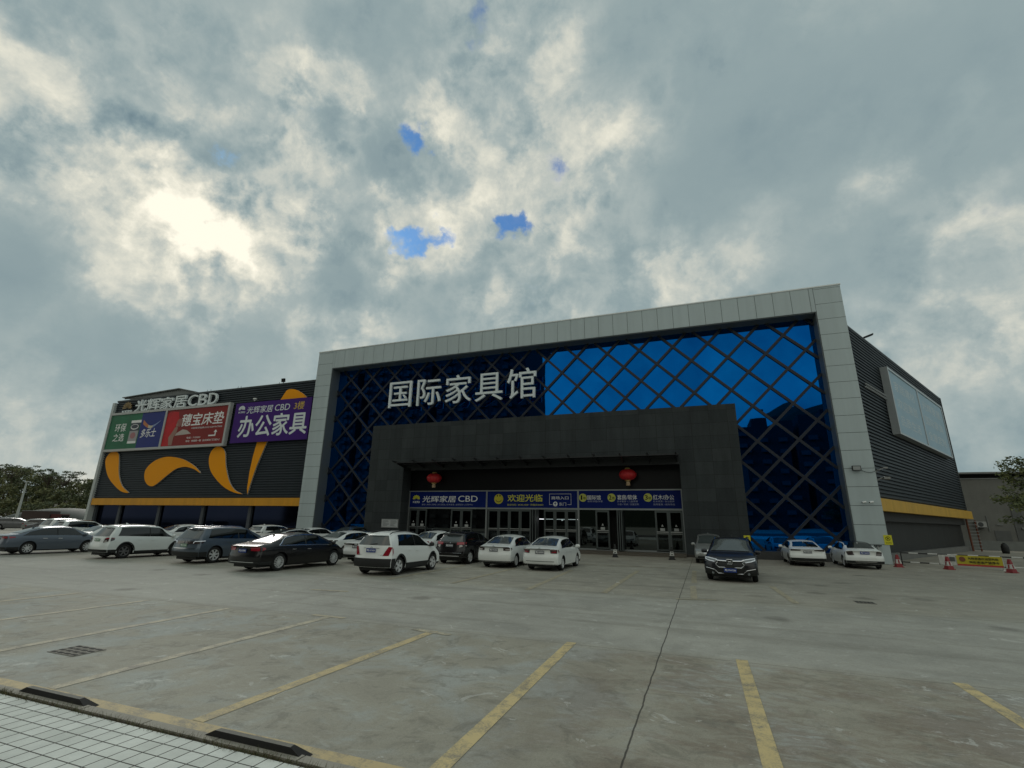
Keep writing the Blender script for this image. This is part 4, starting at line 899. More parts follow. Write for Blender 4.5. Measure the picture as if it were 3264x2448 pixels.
def interp(pts, y, sig=.07):
    return np.interp(y, [p[0] for p in pts], [p[1] for p in pts])
class Car:
    def __init__(s, ro, wb, fo, W, H, kind, r=.33, sill=.24, top=None, belt=None, capR=None, capF=None, rr=.15, rf=.30, tumble=.12):
        s.ro, s.wb, s.fo, s.W, s.H, s.r, s.sill, s.kind = ro, wb, fo, W, H, r, sill, kind
        f = wb+fo; s.f = f; s.rr, s.rf, s.tumble = rr, rf, tumble
        if kind == 'sedan':
            s.rw = (-.42, .50); s.ws = (wb*.70, wb*1.02)
            T = [(-ro, .97), (-ro+.06, 1.0), (-ro+.3, 1.05), (s.rw[0], 1.08), (s.rw[1], H-.07), (1.0, H-.015), (1.45, H), (s.ws[0], H-.05), (s.ws[1], 1.0), (wb+.45, .93), (f-.15, .80), (f, .70)]
            B = [(-ro, .90), (-.4, .97), (.9, .945), (wb*.93, .92), (wb+.4, .85), (f-.12, .72), (f, .64)]
            CR = [(.2, .12), (.33, .03), (.5, 0), (.66, .01), (.74, .05), (.9, .06), (1.0, .03), (1.1, .06)]
        else:
            s.rw = None; s.ws = (wb*.62, wb*1.0)
            T = [(-ro, H-.13), (-ro+.3, H-.06), (.3, H-.01), (.9, H), (s.ws[0], H-.05), (s.ws[1], 1.09), (wb+.4, 1.02), (f-.16, .90), (f, .80)]
            B = [(-ro, 1.08), (0, 1.06), (1, 1.02), (wb*.95, 1.0), (wb+.4, .93), (f-.12, .82), (f, .74)]
            CR = [(.2, .12), (.36, .03), (.5, 0), (.68, .01), (.78, .05), (1.0, .09), (1.08, .12), (H-.2, .44), (H, .50)]
        if top: T = top
        if belt: B = belt
        s.CR = capR or CR; s.CF = capF or [(.2, .14), (.32, .03), (.5, 0), (.62, .02), (.75, .10), (.9, .22), (1.1, .3)]
        ys = np.arange(-ro, f+.001, .02); k = np.exp(-.5*(np.arange(-12, 13)*.02/.055)**2); k /= k.sum()
        def sm(pts):
            v = np.interp(ys, [p[0] for p in pts], [p[1] for p in pts]); v2 = np.concatenate([np.full(12, v[0]), v, np.full(12, v[-1])])
            return np.convolve(v2, k, 'valid')
        s.ys, s.T, s.B = ys, sm(T), sm(B)
    def top(s, y): return float(np.interp(y, s.ys, s.T))
    def belt(s, y): return min(float(np.interp(y, s.ys, s.B)), s.top(y)-.03)
    def prof(s, z): return float(np.interp(z, [.15, .3, .5, .68, .85, 1.0, 1.15], [.935, .975, .995, 1.0, .985, .955, .94]))
    def lower(s, y):
        z = s.sill
        if y < -.45: z += .05*min(1, (-.45-y)/.3)
        for yw in (0, s.wb):
            Ra = s.r+.055; d = abs(y-yw)
            if d < Ra: z = max(z, s.r+math.sqrt(Ra*Ra-d*d)*1.0)
        return z
    def deform(s, x, y, z):
        k = abs(x)/(s.W/2)
        Le = 1.3
        d = y+s.ro
        if d < Le: y += (float(np.interp(z, [p[0] for p in s.CR], [p[1] for p in s.CR]))+s.rr*k**3.2)*(1-d/Le)**2
        d = s.f-(y)
        if d < Le: y -= (float(np.interp(z, [p[0] for p in s.CF], [p[1] for p in s.CF]))+s.rf*k**3)*max(0, 1-d/Le)**2
        return (x, y, z)
    def rail(s, y):
        zb, zt = s.belt(y), s.top(y); c = max(0, min(1, (zt-zb-.08)/.35))
        return s.W/2*(.83-s.tumble*c), zb+(zt-zb)*(.90-.02*c)
    def side(s, y, t, off=0.):
        """glasshouse side, t = 0 belt .. 1 roof rail"""
        zb = s.belt(y); wr, zr = s.rail(y); xb = s.W/2*s.prof(zb)*.985
        x = xb+(wr-xb)*t+.025*math.sin(math.pi*t); z = zb+(zr-zb)*t
        return (x+off, y, z+off*.4)
    def roof(s, y, u, off=(0, 0, 0)):
        wr, zr = s.rail(y); zt = s.top(y)
        x = wr*u; z = zr+(zt-zr)*(1-abs(u)**2.4)
        return (x+off[0], y+off[1], z+off[2])
    def flank(s, y, z, off=0.): return (s.W/2*s.prof(z)+off, y, z)
    def half(s, y):
        zl, zb = s.lower(y), s.belt(y); P = []
        ztop = zb-.035
        for i in range(9):
            z = zl+(max(ztop, zl+.02)-zl)*i/8; P.append((s.W/2*s.prof(z), z))
        for t in (0, .12, .3, .5, .7, .88, 1): q = s.side(y, t); P.append((q[0], q[2]))
        for u in (.93, .8, .55, .28, 0): q = s.roof(y, u); P.append((q[0], q[2]))
        return P
    def cap(s, x, z, rear=True, off=.006):
        if rear: p = s.deform(x, -s.ro, z); return (p[0], p[1]-off, p[2])
        p = s.deform(x, s.f, z); return (p[0], p[1]+off, p[2])

def build_car(name, label, cat, X, Y, head, spec, k=1.0):
    c = Car(**spec['dim']); t = thing(name, label, cat, (X, Y, 0), -R(head), 'parked cars'); paint = PM[spec['paint']]
    t.scale = (k, k, k)
    W2 = c.W/2
    # --- body shell
    st = set(np.round(np.linspace(-c.ro, c.f, 64), 3))
    for yw in (0, c.wb):
        Ra = c.r+.055
        for a in np.linspace(0, math.pi, 17): st.add(round(yw+Ra*math.cos(a)*.9995, 4))
        st.add(round(yw+Ra+.002, 4)); st.add(round(yw-Ra-.002, 4))
    for e in (.02, .05, .09): st.add(round(-c.ro+e, 3)); st.add(round(c.f-e, 3))
    st = sorted(st); mb = MB(1); H = [c.half(y) for y in st]; n = len(H[0])
    for y, hp in zip(st, H):
        for x, z in hp: mb.v.append(c.deform(x, y, z))
        for x, z in reversed(hp[:-1]): mb.v.append(c.deform(-x, y, z))
    m2 = 2*n-1
    for i in range(len(st)-1):
        for j in range(m2-1):
            mb.f.append((i*m2+j, (i+1)*m2+j, (i+1)*m2+j+1, i*m2+j+1)); mb.mi.append(0)
    roofmat = PM[spec['roof']] if 'roof' in spec else None
    for rear in (True, False):
        hp = H[0] if rear else H[-1]; yy = -c.ro if rear else c.f; i0 = len(mb.v)
        for x, z in hp:
            for u in np.linspace(-1, 1, 13): mb.v.append(c.deform(x*u, yy, z))
        for i in range(n-1):
            for j in range(12):
                q = (i0+i*13+j, i0+i*13+j+1, i0+(i+1)*13+j+1, i0+(i+1)*13+j); mb.f.append(q if rear else tuple(reversed(q))); mb.mi.append(0)
    body = mb.build('body', paint, t, smooth=True)
    ub = MB(1); ub.box(-W2+.27, W2-.27, -c.ro+.25, c.f-.3, .17, .62); ub.box(-W2+.10, W2-.10, c.r+.08, c.wb-c.r-.08, .2, .5)
    for yw in (0, c.wb): ub.box(-W2+.26, W2-.26, yw-.5, yw+.5, .5, .80)
    ub.box(-W2+.16, W2-.16, -c.ro+.3, -c.r-.1, .28, .5); ub.box(-W2+.2, W2-.2, c.wb+c.r+.1, c.f-.45, .22, .5)
    ub.build('underbody', plastic, t)
    gm = glassm
    def patch(nm, fn, nu, nv, mat, par=None):
        m = MB(1); m.grid(fn, nu, nv); return m.build(nm, mat, par or t, smooth=True)
    # --- windows
    for sgn in (1, -1):
        def sidewin(y0, y1, k0, k1, t0=.10, t1=.90):
            def fn(a, b):
                tt = t0+(t1-t0)*b; y = (y0+k0*tt)+((y1+k1*tt)-(y0+k0*tt))*a
                p = c.side(y, tt, .010); p = c.deform(*p); return (sgn*p[0], p[1], p[2])
            return fn
        bp = c.wb*.43
        yr, kr = spec.get('rwin', (-.25, .45) if c.kind == 'sedan' else (-c.ro+.42, .22))
        patch('window', sidewin(yr, bp-.03, kr, 0), 16, 6, gm); patch('window', sidewin(bp+.03, c.ws[1]-.20, 0, -(c.ws[1]-c.ws[0])*.72), 16, 6, gm)
        patch('window_pillar', lambda a, b: (lambda p: (sgn*p[0], p[1], p[2]))(c.deform(*c.side(bp-.035+.07*a, .1+.8*b, .008))), 1, 6, plastic)
        if spec.get('chrome'):
            pts = [sidewin(yr, c.ws[1]-.2, kr, -(c.ws[1]-c.ws[0])*.72, .06, .94)(a, b) for a, b in [(0, .0), (.25, 0), (.5, 0), (.75, 0), (1, 0)]]
            pts2 = [sidewin(yr, c.ws[1]-.2, kr, -(c.ws[1]-c.ws[0])*.72, .06, .96)(a, b) for a, b in [(0, 0), (0, .4), (0, .8), (.04, 1), (.25, 1), (.5, 1), (.75, 1), (1, 1)]]
            m = MB(1); m.tube(pts, .024, 6); m.tube(pts2, .024, 6); m.build('window_trim', chrome, t)
        # doors, handles, mirror
        for (ya, yb) in ((c.r+.17, bp-.012), (bp+.012, c.wb-c.r-.13)):
            zl = c.sill+.13
            d = patch('door', lambda a, b: (lambda p: (sgn*p[0], p[1], p[2]))(c.deform(*c.flank(ya+(yb-ya)*a, zl+(c.belt(ya+(yb-ya)*a)-.045-zl)*b, .0045))), 12, 8, paint)
            m = MB(1); zz = c.belt(ya)-.13; yh = ya+.05 if ya < bp-.1 else ya+.05
            xh = c.flank(yh, zz)[0]
            m.box(xh-.005, xh+.03, yh, yh+.19, zz-.012, zz+.014, T=lambda x, y, z: (sgn*x, y, z)); m.build('handle', chrome if spec.get('chandle') else paint, d)
        ym = c.ws[1]-.30; xm = c.side(ym, .05)[0]; zm = c.belt(ym)+.06
        m = MB(1); T_ = lambda x, y, z: (sgn*(xm+.11+x*.12), ym+y*.075, zm+.03+z*.085)
        prof = [(0, -1), (.75, -.85), (1, -.3), (1, .3), (.75, .85), (0, 1)]; m.lathe(prof, 12, T=T_); m.box(-.13, .03, -.05, .05, -.05, .0, T=lambda x, y, z: (sgn*(xm+.05+x), ym+y, zm+z))
        m.build('mirror', plastic if spec.get('bmirror') else paint, t, smooth=True)
    if c.rw: patch('rear_window', lambda a, b: c.roof(c.rw[0]+.06+(c.rw[1]-c.rw[0]-.12)*a, (2*b-1)*(.90-.04*a), (0, -.008, .010)), 10, 12, spec.get('rglass', glassl))
    patch('windscreen', lambda a, b: c.roof(c.ws[0]+.06+(c.ws[1]-c.ws[0]-.16)*a, (2*b-1)*.92, (0, .008, .010)), 10, 12, glassl if spec.get('front') else gm)
    if not c.rw:
        z0, z1 = spec.get('rwz', (1.10, c.H-.17)); wf = spec.get('rww', .80)
        rwn = patch('rear_window', lambda a, b: c.cap((2*b-1)*W2*(wf-(wf-.62)*a), z0+(z1-z0)*a, True, .012), 8, 14, spec.get('rglass', glassl))
        m = MB(1); m.grid(lambda a, b: (lambda p: (p[0], p[1]-.05-.06*(1-abs(2*b-1)**3), p[2]+.03*(1-a)))(c.cap((2*b-1)*W2*.62, c.H-.15+.07*a, True, .0)), 2, 12); m.build('spoiler', PM[spec['roof']] if roofmat else paint, t, smooth=True)
        if spec.get('wiper'):
            m = MB(1); m.tube([c.cap(-.10, z0+.02, True, .03), c.cap(.22, z0+.06, True, .03)], .012, 5); m.build('wiper', plastic, rwn)
    if roofmat: patch('roof_panel', lambda a, b: c.roof(.1+(c.ws[0]-.1)*a, (2*b-1)*.99, (0, 0, .006)), 14, 12, roofmat)
    if spec.get('rails'):
        for sgn in (1, -1):
            m = MB(1); pts = []
            for i in range(11):
                y = -.35+(c.ws[0]-.1+.35)*i/10; p = c.roof(y, .93); pts.append((sgn*p[0], y, p[2]+(.005 if i in (0, 10) else .055)))
            m.tube(pts, .018, 6); m.build('roof_rail', chrome if spec['rails'] == 'chrome' else plastic, t)
    if spec.get('antenna', True):
        m = MB(1); p = c.roof(.35, 0); m.prism([(0, 0), (.16, 0), (.05, .07), (.0, .06)], -.015, .015, T=lambda a, b, z: (b, .35+a-.08, p[2]-.005+z)); m.build('antenna', plastic if spec['paint'] in ('black', 'ink') or spec.get('bant') else paint, t)
    # --- lower trim
    cz = spec.get('clad', .40)
    def bumper(zc, mat, rear):
        m = MB(1)
        z0 = c.sill+.06 if rear else c.sill+.02
        m.grid(lambda a, b: c.cap((2*b-1)*W2*c.prof(z0+(zc-z0)*a)*.995, z0+(zc-z0)*a, rear, .010), 5, 16)
        y0, y1 = (-c.ro, -c.r-.09) if rear else (c.wb+c.r+.09, c.f)
        for sgn in (1, -1):
            m.grid(lambda a, b: (lambda p: (sgn*p[0], p[1], p[2]))(c.deform(*c.flank(y0+(y1-y0)*b, max(c.lower(y0+(y1-y0)*b), c.sill)+(zc-.0*b-max(c.lower(y0+(y1-y0)*b), c.sill))*a, .008))), 3, 10)
        return m.build('bumper', mat, t, smooth=True)
    bumper(cz, spec.get('cladm', plastic), True); bumper(spec.get('cladf', .34), plastic, False)
    sk = spec.get('skirt', .0)
    if sk:
        for sgn in (1, -1):
            m = MB(1); m.grid(lambda a, b: (lambda p: (sgn*p[0], p[1], p[2]))(c.flank(c.r+.09+(c.wb-2*c.r-.18)*b, c.sill+(sk-c.sill)*a, .012)), 3, 8)
            for yw in (0, c.wb):
                Ra = c.r+.055
                m.grid(lambda a, b: (lambda p: (sgn*p[0], p[1], p[2]))(c.deform(*c.flank(yw+(Ra+.065*a)*math.cos(math.pi*(.02+.96*b)), c.r+(Ra+.065*a)*math.sin(math.pi*(.02+.96*b)), .010))), 1, 16)
            m.build('side_skirt', plastic, t, smooth=True)
    # --- lamps
    for poly, mat in spec.get('tail', [([(.50, .80), (.86, .84), (.84, .98), (.50, .95)], tailr)]):
        for sgn in (1, -1):
            m = MB(1)
            def fn(a, b):
                x = (poly[0][0]*(1-b)+poly[1][0]*b)*(1-a)+(poly[3][0]*(1-b)+poly[2][0]*b)*a; z = (poly[0][1]*(1-b)+poly[1][1]*b)*(1-a)+(poly[3][1]*(1-b)+poly[2][1]*b)*a
                p = c.cap(x*W2, z, True, .014); return (sgn*p[0], p[1], p[2])
            m.grid(fn, 4, 6)
            wr = spec.get('wrap', .18)
            if wr and max(q[0] for q in poly) > .82:
                za, zb_ = poly[1][1], poly[2][1]
                m.grid(lambda a, b: (lambda p: (sgn*p[0], p[1], p[2]))(c.deform(*c.flank(-c.ro-.004+wr*b, (za+(zb_-za)*a)*(1-b*.6)+((za*.35+zb_*.65))*b*.6, .010))), 3, 5)
            m.build('taillight', mat, t, smooth=True)
    for poly, mat in spec.get('bars', []):
        m = MB(1); m.grid(lambda a, b: c.cap((2*b-1)*poly[0]*W2, poly[1]+(poly[2]-poly[1])*a, True, .018), 2, 12); m.build('tail_trim', mat, t, smooth=True)
    for poly in spec.get('head', [[(.45, .62), (.88, .66), (.86, .78), (.50, .72)]]):
        for sgn in (1, -1):
            m = MB(1)
            def fn(a, b):
                x = (poly[0][0]*(1-b)+poly[1][0]*b)*(1-a)+(poly[3][0]*(1-b)+poly[2][0]*b)*a; z = (poly[0][1]*(1-b)+poly[1][1]*b)*(1-a)+(poly[3][1]*(1-b)+poly[2][1]*b)*a
                p = c.cap(x*W2, z, False, .012); return (sgn*p[0], p[1], p[2])
            m.grid(fn, 4, 6); m.build('headlight', headm, t, smooth=True)
    # --- plates
    if spec.get('plate'):
        zc, mat, txt = spec['plate']; p = c.cap(0, zc, True, .02)
        m = MB(1); m.box(-.22, .22, p[1]-.012, p[1], zc-.07, zc+.07); pl_ = m.build('license_plate', mat, t)
        text('plate_text', txt, -.19, .19, zc-.045, zc+.045, p[1]-.014, white, pl_, bold=.02, depth=.002, k=1)
    if spec.get('emblem'):
        zc, w = spec['emblem']; p = c.cap(0, zc, True, .012); m = MB(1); m.lathe([(w, 0), (w*.8, .02), (w*.55, .02), (w*.5, 0)], 14, T=lambda x, y, z: (x, p[1]-z, zc+y*.75)); m.build('emblem', chrome, t)
    for tx_, x0, x1, z0, z1 in spec.get('badges', []):
        p = c.cap((x0+x1)/2, (z0+z1)/2, True, .016); text('badge', tx_, x0, x1, z0, z1, p[1], chrome, t, bold=.02, depth=.004, k=1)
    # --- wheels
    mt, mr = wheel_meshes(c.r, spec.get('rim', 'ten'))
    for yw in (0, c.wb):
        for sgn in (1, -1):
            w = link('wheel', mt, t); w.location = (sgn*(W2-.035), yw, c.r)
            if sgn < 0: w.rotation_euler = (0, 0, math.pi)
            rm = link('rim', mr, w)
    if spec.get('extra'): spec['extra'](c, t)
    return t

SED = lambda **k: {**dict(ro=1.02, wb=2.65, fo=.88, W=1.78, H=1.47, kind='sedan', r=.325), **k}
SUVD = lambda **k: {**dict(ro=.86, wb=2.66, fo=.9, W=1.84, H=1.68, kind='suv', r=.355, sill=.28), **k}
lowR = [(.2, .12), (.33, .03), (.5, 0), (.66, .01), (.72, .05), (.88, .07), (.98, .02), (1.1, .08)]
# front row, from the left edge
build_car('sedan_car', 'slate grey sedan at the left edge of the front row', 'car', -34.36, 16.14, 5.4, dict(dim=SED(ro=1.05, wb=2.70, W=1.76, H=1.48), paint='slate', rwin=(-.42, .42), rim='ten', chandle=1, tail=[([(.50, .84), (.90, .84), (.88, .95), (.46, .94)], tailr)], bars=[((.48, .96, .985), chrome)], plate=(.78, plb, '粤J·8K502'), wrap=.34, skirt=0, rglass=glassl), .98)
build_car('estate_suv', 'white boxy SUV with black roof rails beside the slate grey sedan', 'car', -27.99, 16.98, 3.6, dict(dim=SUVD(ro=.95, wb=2.64, W=1.79, H=1.70, r=.36), paint='pearl', rims=1, rim='dark', rails='black', skirt=.37, clad=.46, rwin=(-.55, .16), tail=[([(.60, .80), (.90, .86), (.88, 1.03), (.62, 1.0)], taild), ([(.66, .97), (.90, .99), (.86, 1.05), (.70, 1.04)], tailr), ([(.66, .82), (.82, .84), (.80, .92), (.66, .9)], tailc)], wrap=.26, plate=(.92, plgr, '粤JD30918'), badges=[('2.5', .30, .45, .86, .92)]), .965)
def lynk(c, t):
    m = MB(1)
    for sgn in (1, -1):
        pts = [c.cap(sgn*.60*c.W/2, .90, True, .022), c.cap(sgn*.66*c.W/2, .98, True, .022), c.cap(sgn*.97*c.W/2, .99, True, .022)]
        q = c.deform(*c.flank(-c.ro+.25, 1.0, .014)); pts.append((sgn*q[0], q[1], q[2])); m.tube(pts, .020, 6)
    m.build('running_lamp', drl, t)
build_car('coupe_suv', 'blue grey SUV with hooked light bars on its tail beside the black sedan', 'car', -22.30, 17.35, 2.1, dict(dim=SUVD(ro=.95, wb=2.75, W=1.88, H=1.66, r=.37), paint='graphite', rim='turbine', rails='chrome', skirt=.0, clad=.52, tail=[([(.05, .84), (.92, .88), (.90, .98), (.05, .98)], taild)], badges=[('LYNK&CO', -.32, .34, .945, 1.0)], plate=(.80, plgr, '粤JF61204'), bars=[((.80, .66, .685), chrome)], extra=lynk, rglass=glassl))
build_car('sedan_car', 'glossy black sedan with chrome window trim in the front row', 'car', -17.13, 16.21, 3.5, dict(dim=SED(ro=1.10, wb=3.05, fo=.84, W=1.86, H=1.47, r=.345), paint='black', rim='multi', chrome=1, chandle=1, rwin=(-.12, .36), tail=[([(.50, .80), (.92, .80), (.90, .95), (.44, .92)], tailr)], wrap=.22, plate=(.80, plb, '粤J·K5888'), emblem=(.955, .045), bars=[((.72, .36, .385), chrome)]))
trax = dict(dim=SUVD(ro=.80, wb=2.555, fo=.86, W=1.78, H=1.66, r=.345, sill=.26, tumble=.16, rr=.20, rf=.36, top=[(-.80, 1.44), (-.62, 1.52), (-.3, 1.60), (.3, 1.65), (.75, 1.66), (1.2, 1.64), (1.58, 1.58), (2.5, 1.10), (2.95, 1.03), (3.26, .90), (3.415, .80)], capR=[(.2, .10), (.36, .02), (.52, 0), (.66, .02), (.70, .07), (.95, .09), (1.10, .11), (1.48, .36), (1.66, .44)]), paint='white', rim='twin', rails='black', skirt=.44, clad=.64, wiper=1, bmirror=1, bant=1, rwz=(1.13, 1.49), rww=.86, rwin=(-.18, .18), tail=[([(.60, .74), (.86, .74), (.97, 1.06), (.82, 1.08)], tailr)], wrap=.10, plate=(.93, plb, '粤J·X7428'), emblem=(1.03, .05), badges=[('TRAX', -.62, -.42, .745, .785), ('1.4T', .38, .55, .745, .785)], bars=[((.42, 1.005, 1.015), plastic)])
build_car('compact_suv', 'white compact SUV with black lower bumper, nearest car to the camera', 'car', -12.05, 17.24, 1.4, trax, .99)
build_car('crossover_car', 'black crossover SUV between the white compact SUV and the white sedans', 'car', -11.82, 23.35, 2.8, dict(dim=SUVD(ro=.82, wb=2.61, fo=.83, W=1.78, H=1.61, r=.345), paint='black', rim='five', rails='black', rwz=(1.12, 1.44), tail=[([(.48, .97), (.92, 1.0), (.88, 1.12), (.46, 1.09)], tailr), ([(.66, .84), (.84, .90), (.80, .97), (.64, .96)], tailc)], wrap=.2, plate=(.93, plg, '粤J·M3690'), emblem=(1.05, .05), bars=[((.80, .56, .575), chrome), ((.66, .40, .43), rimm)], clad=.40), .955)
fit = lambda **k: {**dict(dim=SED(ro=.98, wb=2.6, fo=.86, W=1.72, H=1.50, r=.315, capR=lowR), paint='white', rim='five', rwin=(-.2, .42)), **k}
build_car('sedan_car', 'white sedan with dark blue plate beside the black crossover', 'car', -9.13, 22.78, .5, fit(plate=(.82, plg, '粤J·T2186'), tail=[([(.58, .80), (.93, .80), (.93, .95), (.56, .92)], taild), ([(.70, .82), (.92, .82), (.92, .91), (.70, .9)], tailc)], bars=[((.88, .935, .965), plastic)], emblem=(1.0, .05), clad=.33), .973)
build_car('sedan_car', 'white sedan with red tail lamps, nearest to the entrance doors in its row', 'car', -6.76, 22.48, 1.6, fit(plate=(.82, plg, '粤J·Q9035'), tail=[([(.60, .78), (.94, .78), (.95, .95), (.56, .93)], taild), ([(.66, .80), (.90, .80), (.90, .92), (.66, .91)], tailr)], bars=[((.58, .93, .955), plastic), ((.80, .42, .44), plastic)], emblem=(1.0, .05), clad=.31), .969)
# second and third rows, partly hidden
build_car('sedan_car', 'white fastback sedan with black tail lamps behind the black sedan', 'car', -19.70, 23.40, 5.7, dict(dim=SED(ro=1.0, wb=2.78, W=1.85, H=1.48, capR=lowR), paint='white', rim='multi', tail=[([(.34, .90), (.93, .90), (.90, .985), (.40, .975)], taild)], wrap=.34, rwin=(-.25, .5), rglass=glassl), .966)
build_car('sedan_car', 'white sedan half hidden by the white compact SUV tail', 'car', -15.75, 21.3, 3, dict(dim=SED(ro=1.0, wb=2.7, W=1.8, H=1.46, capR=lowR), paint='white', rim='ten', tail=[([(.1, .89), (.93, .90), (.90, .97), (.1, .97)], taild)], plate=(.82, plg, '粤J·A5271'), clad=.44), .966)
build_car('sedan_car', 'white rounded car glimpsed between the compact SUV and black crossover', 'car', -15.0, 25.6, 2, dict(dim=SED(ro=.9, wb=2.6, W=1.74, H=1.53), paint='white', rim='ten'), .98)
build_car('crossover_car', 'white SUV with black roof parked behind the slate grey sedan', 'car', -47.9, 25.0, 2, dict(dim=SUVD(H=1.66), paint='pearl', roof='black', rim='dark', skirt=.36), 1.0)
build_car('crossover_car', 'white SUV whose roof rises behind the black roofed SUV', 'car', -57.5, 29.0, 0, dict(dim=SUVD(H=1.72, W=1.86), paint='white', rim='dark'), 1.0)
build_car('sedan_car', 'white sedan showing its headlamps left of the white boxy SUV', 'car', -40.2, 24.8, 178, dict(dim=SED(H=1.46), paint='white', rim='ten', front=1, head=[[(.40, .62), (.90, .66), (.88, .78), (.46, .72)]]), .95)
build_car('sedan_car', 'white car roof showing between the white boxy SUV and blue grey SUV', 'car', -36.0, 25.2, 3, dict(dim=SED(H=1.52), paint='white', rim='ten'), 1.0)
build_car('hatchback_car', 'white hatchback seen over the blue grey SUV bonnet', 'car', -33.0, 30.4, 4, dict(dim=SUVD(ro=.75, wb=2.6, W=1.8, H=1.54, r=.33, sill=.24), paint='white', rim='ten', tail=[([(.45, .92), (.92, .94), (.9, 1.02), (.5, 1.0)], taild)], rwz=(1.10, 1.40)), 1.0)
build_car('sedan_car', 'white sedan with dark roof glass behind the black sedan tail', 'car', -27.0, 26.3, 4, dict(dim=SED(H=1.42), paint='white', roof='black', rim='ten'), .98)
build_car('sedan_car', 'white sedan before the foot of the left grey pylon', 'car', -28.1, 29.6, 4, dict(dim=SED(H=1.42), paint='white', rim='ten'), 1.0)
build_car('crossover_car', 'grey green SUV facing the lot before the left lattice glass', 'car', -26.6, 34.4, 176, dict(dim=SUVD(H=1.62, wb=2.6), paint='moss', rim='dark', front=1), .93)
build_car('sedan_car', 'dark sedan roof visible before the dark portal', 'car', -24.1, 33.8, 176, dict(dim=SED(H=1.40), paint='black', rim='dark', front=1), .9)
# far left
build_car('minivan_car', 'grey van at the far left edge behind the slate sedan', 'van', -86.5, 38, 40, dict(dim=SUVD(H=1.55, W=1.7), paint='grey', rim='ten'), 1.0)
build_car('hatchback_car', 'grey hatchback with pale roof far behind the slate sedan', 'car', -77.5, 37.0, 50, dict(dim=SUVD(H=1.50, W=1.7), paint='silver', rim='ten'), 1.0)
build_car('sedan_car', 'pale sedan far behind the slate sedan roof', 'car', -64.5, 31.5, 60, dict(dim=SED(H=1.42), paint='grey', rim='ten'), 1.0)
# right side
def honda(c, t):
    F = lambda x, z, o=.02: c.cap(x*c.W/2, z, False, o)
    def bar(nm, pts, r, mat):
        m = MB(1); m.tube([F(x, z, o) for x, z, o in pts], r, 6); return m.build(nm, mat, t)
    gl = MB(1); gl.grid(lambda a, b: F((2*b-1)*(.44+.10*min(1, 2*(1-abs(2*a-1)))), .50+.26*a, .012), 6, 12); g_ = gl.build('grille', plastic, t, smooth=True)
    low = MB(1); low.grid(lambda a, b: F((2*b-1)*.96, .27+.21*a, .011), 4, 14); low.build('air_intake', plastic, t, smooth=True)
    def gbar(nm, pts, r, par):
        m = MB(1); m.tube([F(x, z, o) for x, z, o in pts], r, 6); return m.build(nm, chrome, par)
    gbar('chrome_bar', [(-.52, .84, .03), (-.44, .80, .035), (-.12, .79, .035)], .034, g_); gbar('chrome_bar', [(.52, .84, .03), (.44, .80, .035), (.12, .79, .035)], .034, g_)
    gbar('grille_frame', [(-.46, .74, .02), (-.53, .66, .02), (-.42, .555, .02), (.42, .555, .02), (.53, .66, .02), (.46, .74, .02)], .014, g_)
    for sgn in (1, -1):
        hl = [o for o in t.children if o.name.startswith('headlight') and o.data.vertices[0].co.x*sgn > 0][0]
        m = MB(1); m.tube([F(sgn*x, z) for x, z in ((.50, .835), (.80, .89), (.93, .90), (.93, .84), (.80, .79), (.58, .75))], .017, 6); m.build('light_guide', drl, hl)
        fg = MB(1); fg.lathe([(.05, 0), (.04, .012), (0, .014)], 12, T=lambda x, y, z: (lambda p: (p[0]+x, p[1]+z, p[2]+y))(F(sgn*.66, .33))); fg.build('fog_lamp', headm, t)
    bar('bumper_trim', [(-.92, .52, .02), (-.60, .46, .02), (-.46, .33, .02), (.46, .33, .02), (.60, .46, .02), (.92, .52, .02)], .013, chrome)
    p = F(0, .77, .07); m = MB(1); w, h = .105, .085
    for a, b in (((-w, h), (w, h)), ((w, h), (w*.8, -h)), ((w*.8, -h), (-w*.8, -h)), ((-w*.8, -h), (-w, h)), ((-w*.5, h*.7), (-w*.42, -h*.7)), ((w*.5, h*.7), (w*.42, -h*.7)), ((-w*.45, 0), (w*.45, 0))):
        m.tube([(a[0], p[1], p[2]+a[1]), (b[0], p[1], p[2]+b[1])], .012, 5)
    m.box(-w*.9, w*.9, p[1]-.03, p[1]-.013, p[2]-h*.9, p[2]+h*.9, 1); m.build('emblem', [chrome, plastic], g_)
    p = F(0, .455, .05); m = MB(1); m.box(-.23, .23, p[1]-.012, p[1], .455-.075, .455+.075); pl_ = m.build('license_plate', plb, t)
    text('plate_text', '粤J·MW536', -.20, .20, .41, .50, p[1]+.002, white, pl_, bold=.02, depth=.002, k=1, face=1)
build_car('large_suv', 'dark SUV facing the camera with chrome grille and blue plate', 'car', 1.31, 24.77, 185.8, dict(dim=SUVD(ro=.95, wb=2.82, fo=.95, W=1.94, H=1.66, r=.37, capF=[(.2, .16), (.34, .04), (.5, 0), (.66, .01), (.80, .07), (.9, .16), (1.1, .3)]), paint='ink', rim='turbine', rails='chrome', front=1, head=[[(.50, .75), (.93, .80), (.93, .90), (.50, .84)]], extra=honda, skirt=.34), .971)
def silv(c, t):
    F = lambda x, z, o=.02: c.cap(x*c.W/2, z, False, o)
    gl = MB(1); gl.grid(lambda a, b: F((2*b-1)*.42, .60+.2*a, .014), 4, 8); gl.build('grille', chrome, t, smooth=True)
    lo = MB(1); lo.grid(lambda a, b: F((2*b-1)*.8, .30+.13*a, .014), 3, 8); lo.build('air_intake', plastic, t, smooth=True)
build_car('minivan_car', 'silver minivan half hidden behind the dark SUV', 'van', .42, 33.7, 180, dict(dim=SUVD(ro=.8, wb=2.7, W=1.8, H=1.70), paint='silver', rim='ten', front=1, extra=silv, head=[[(.48, .68), (.92, .70), (.92, .84), (.50, .82)]]), .93)
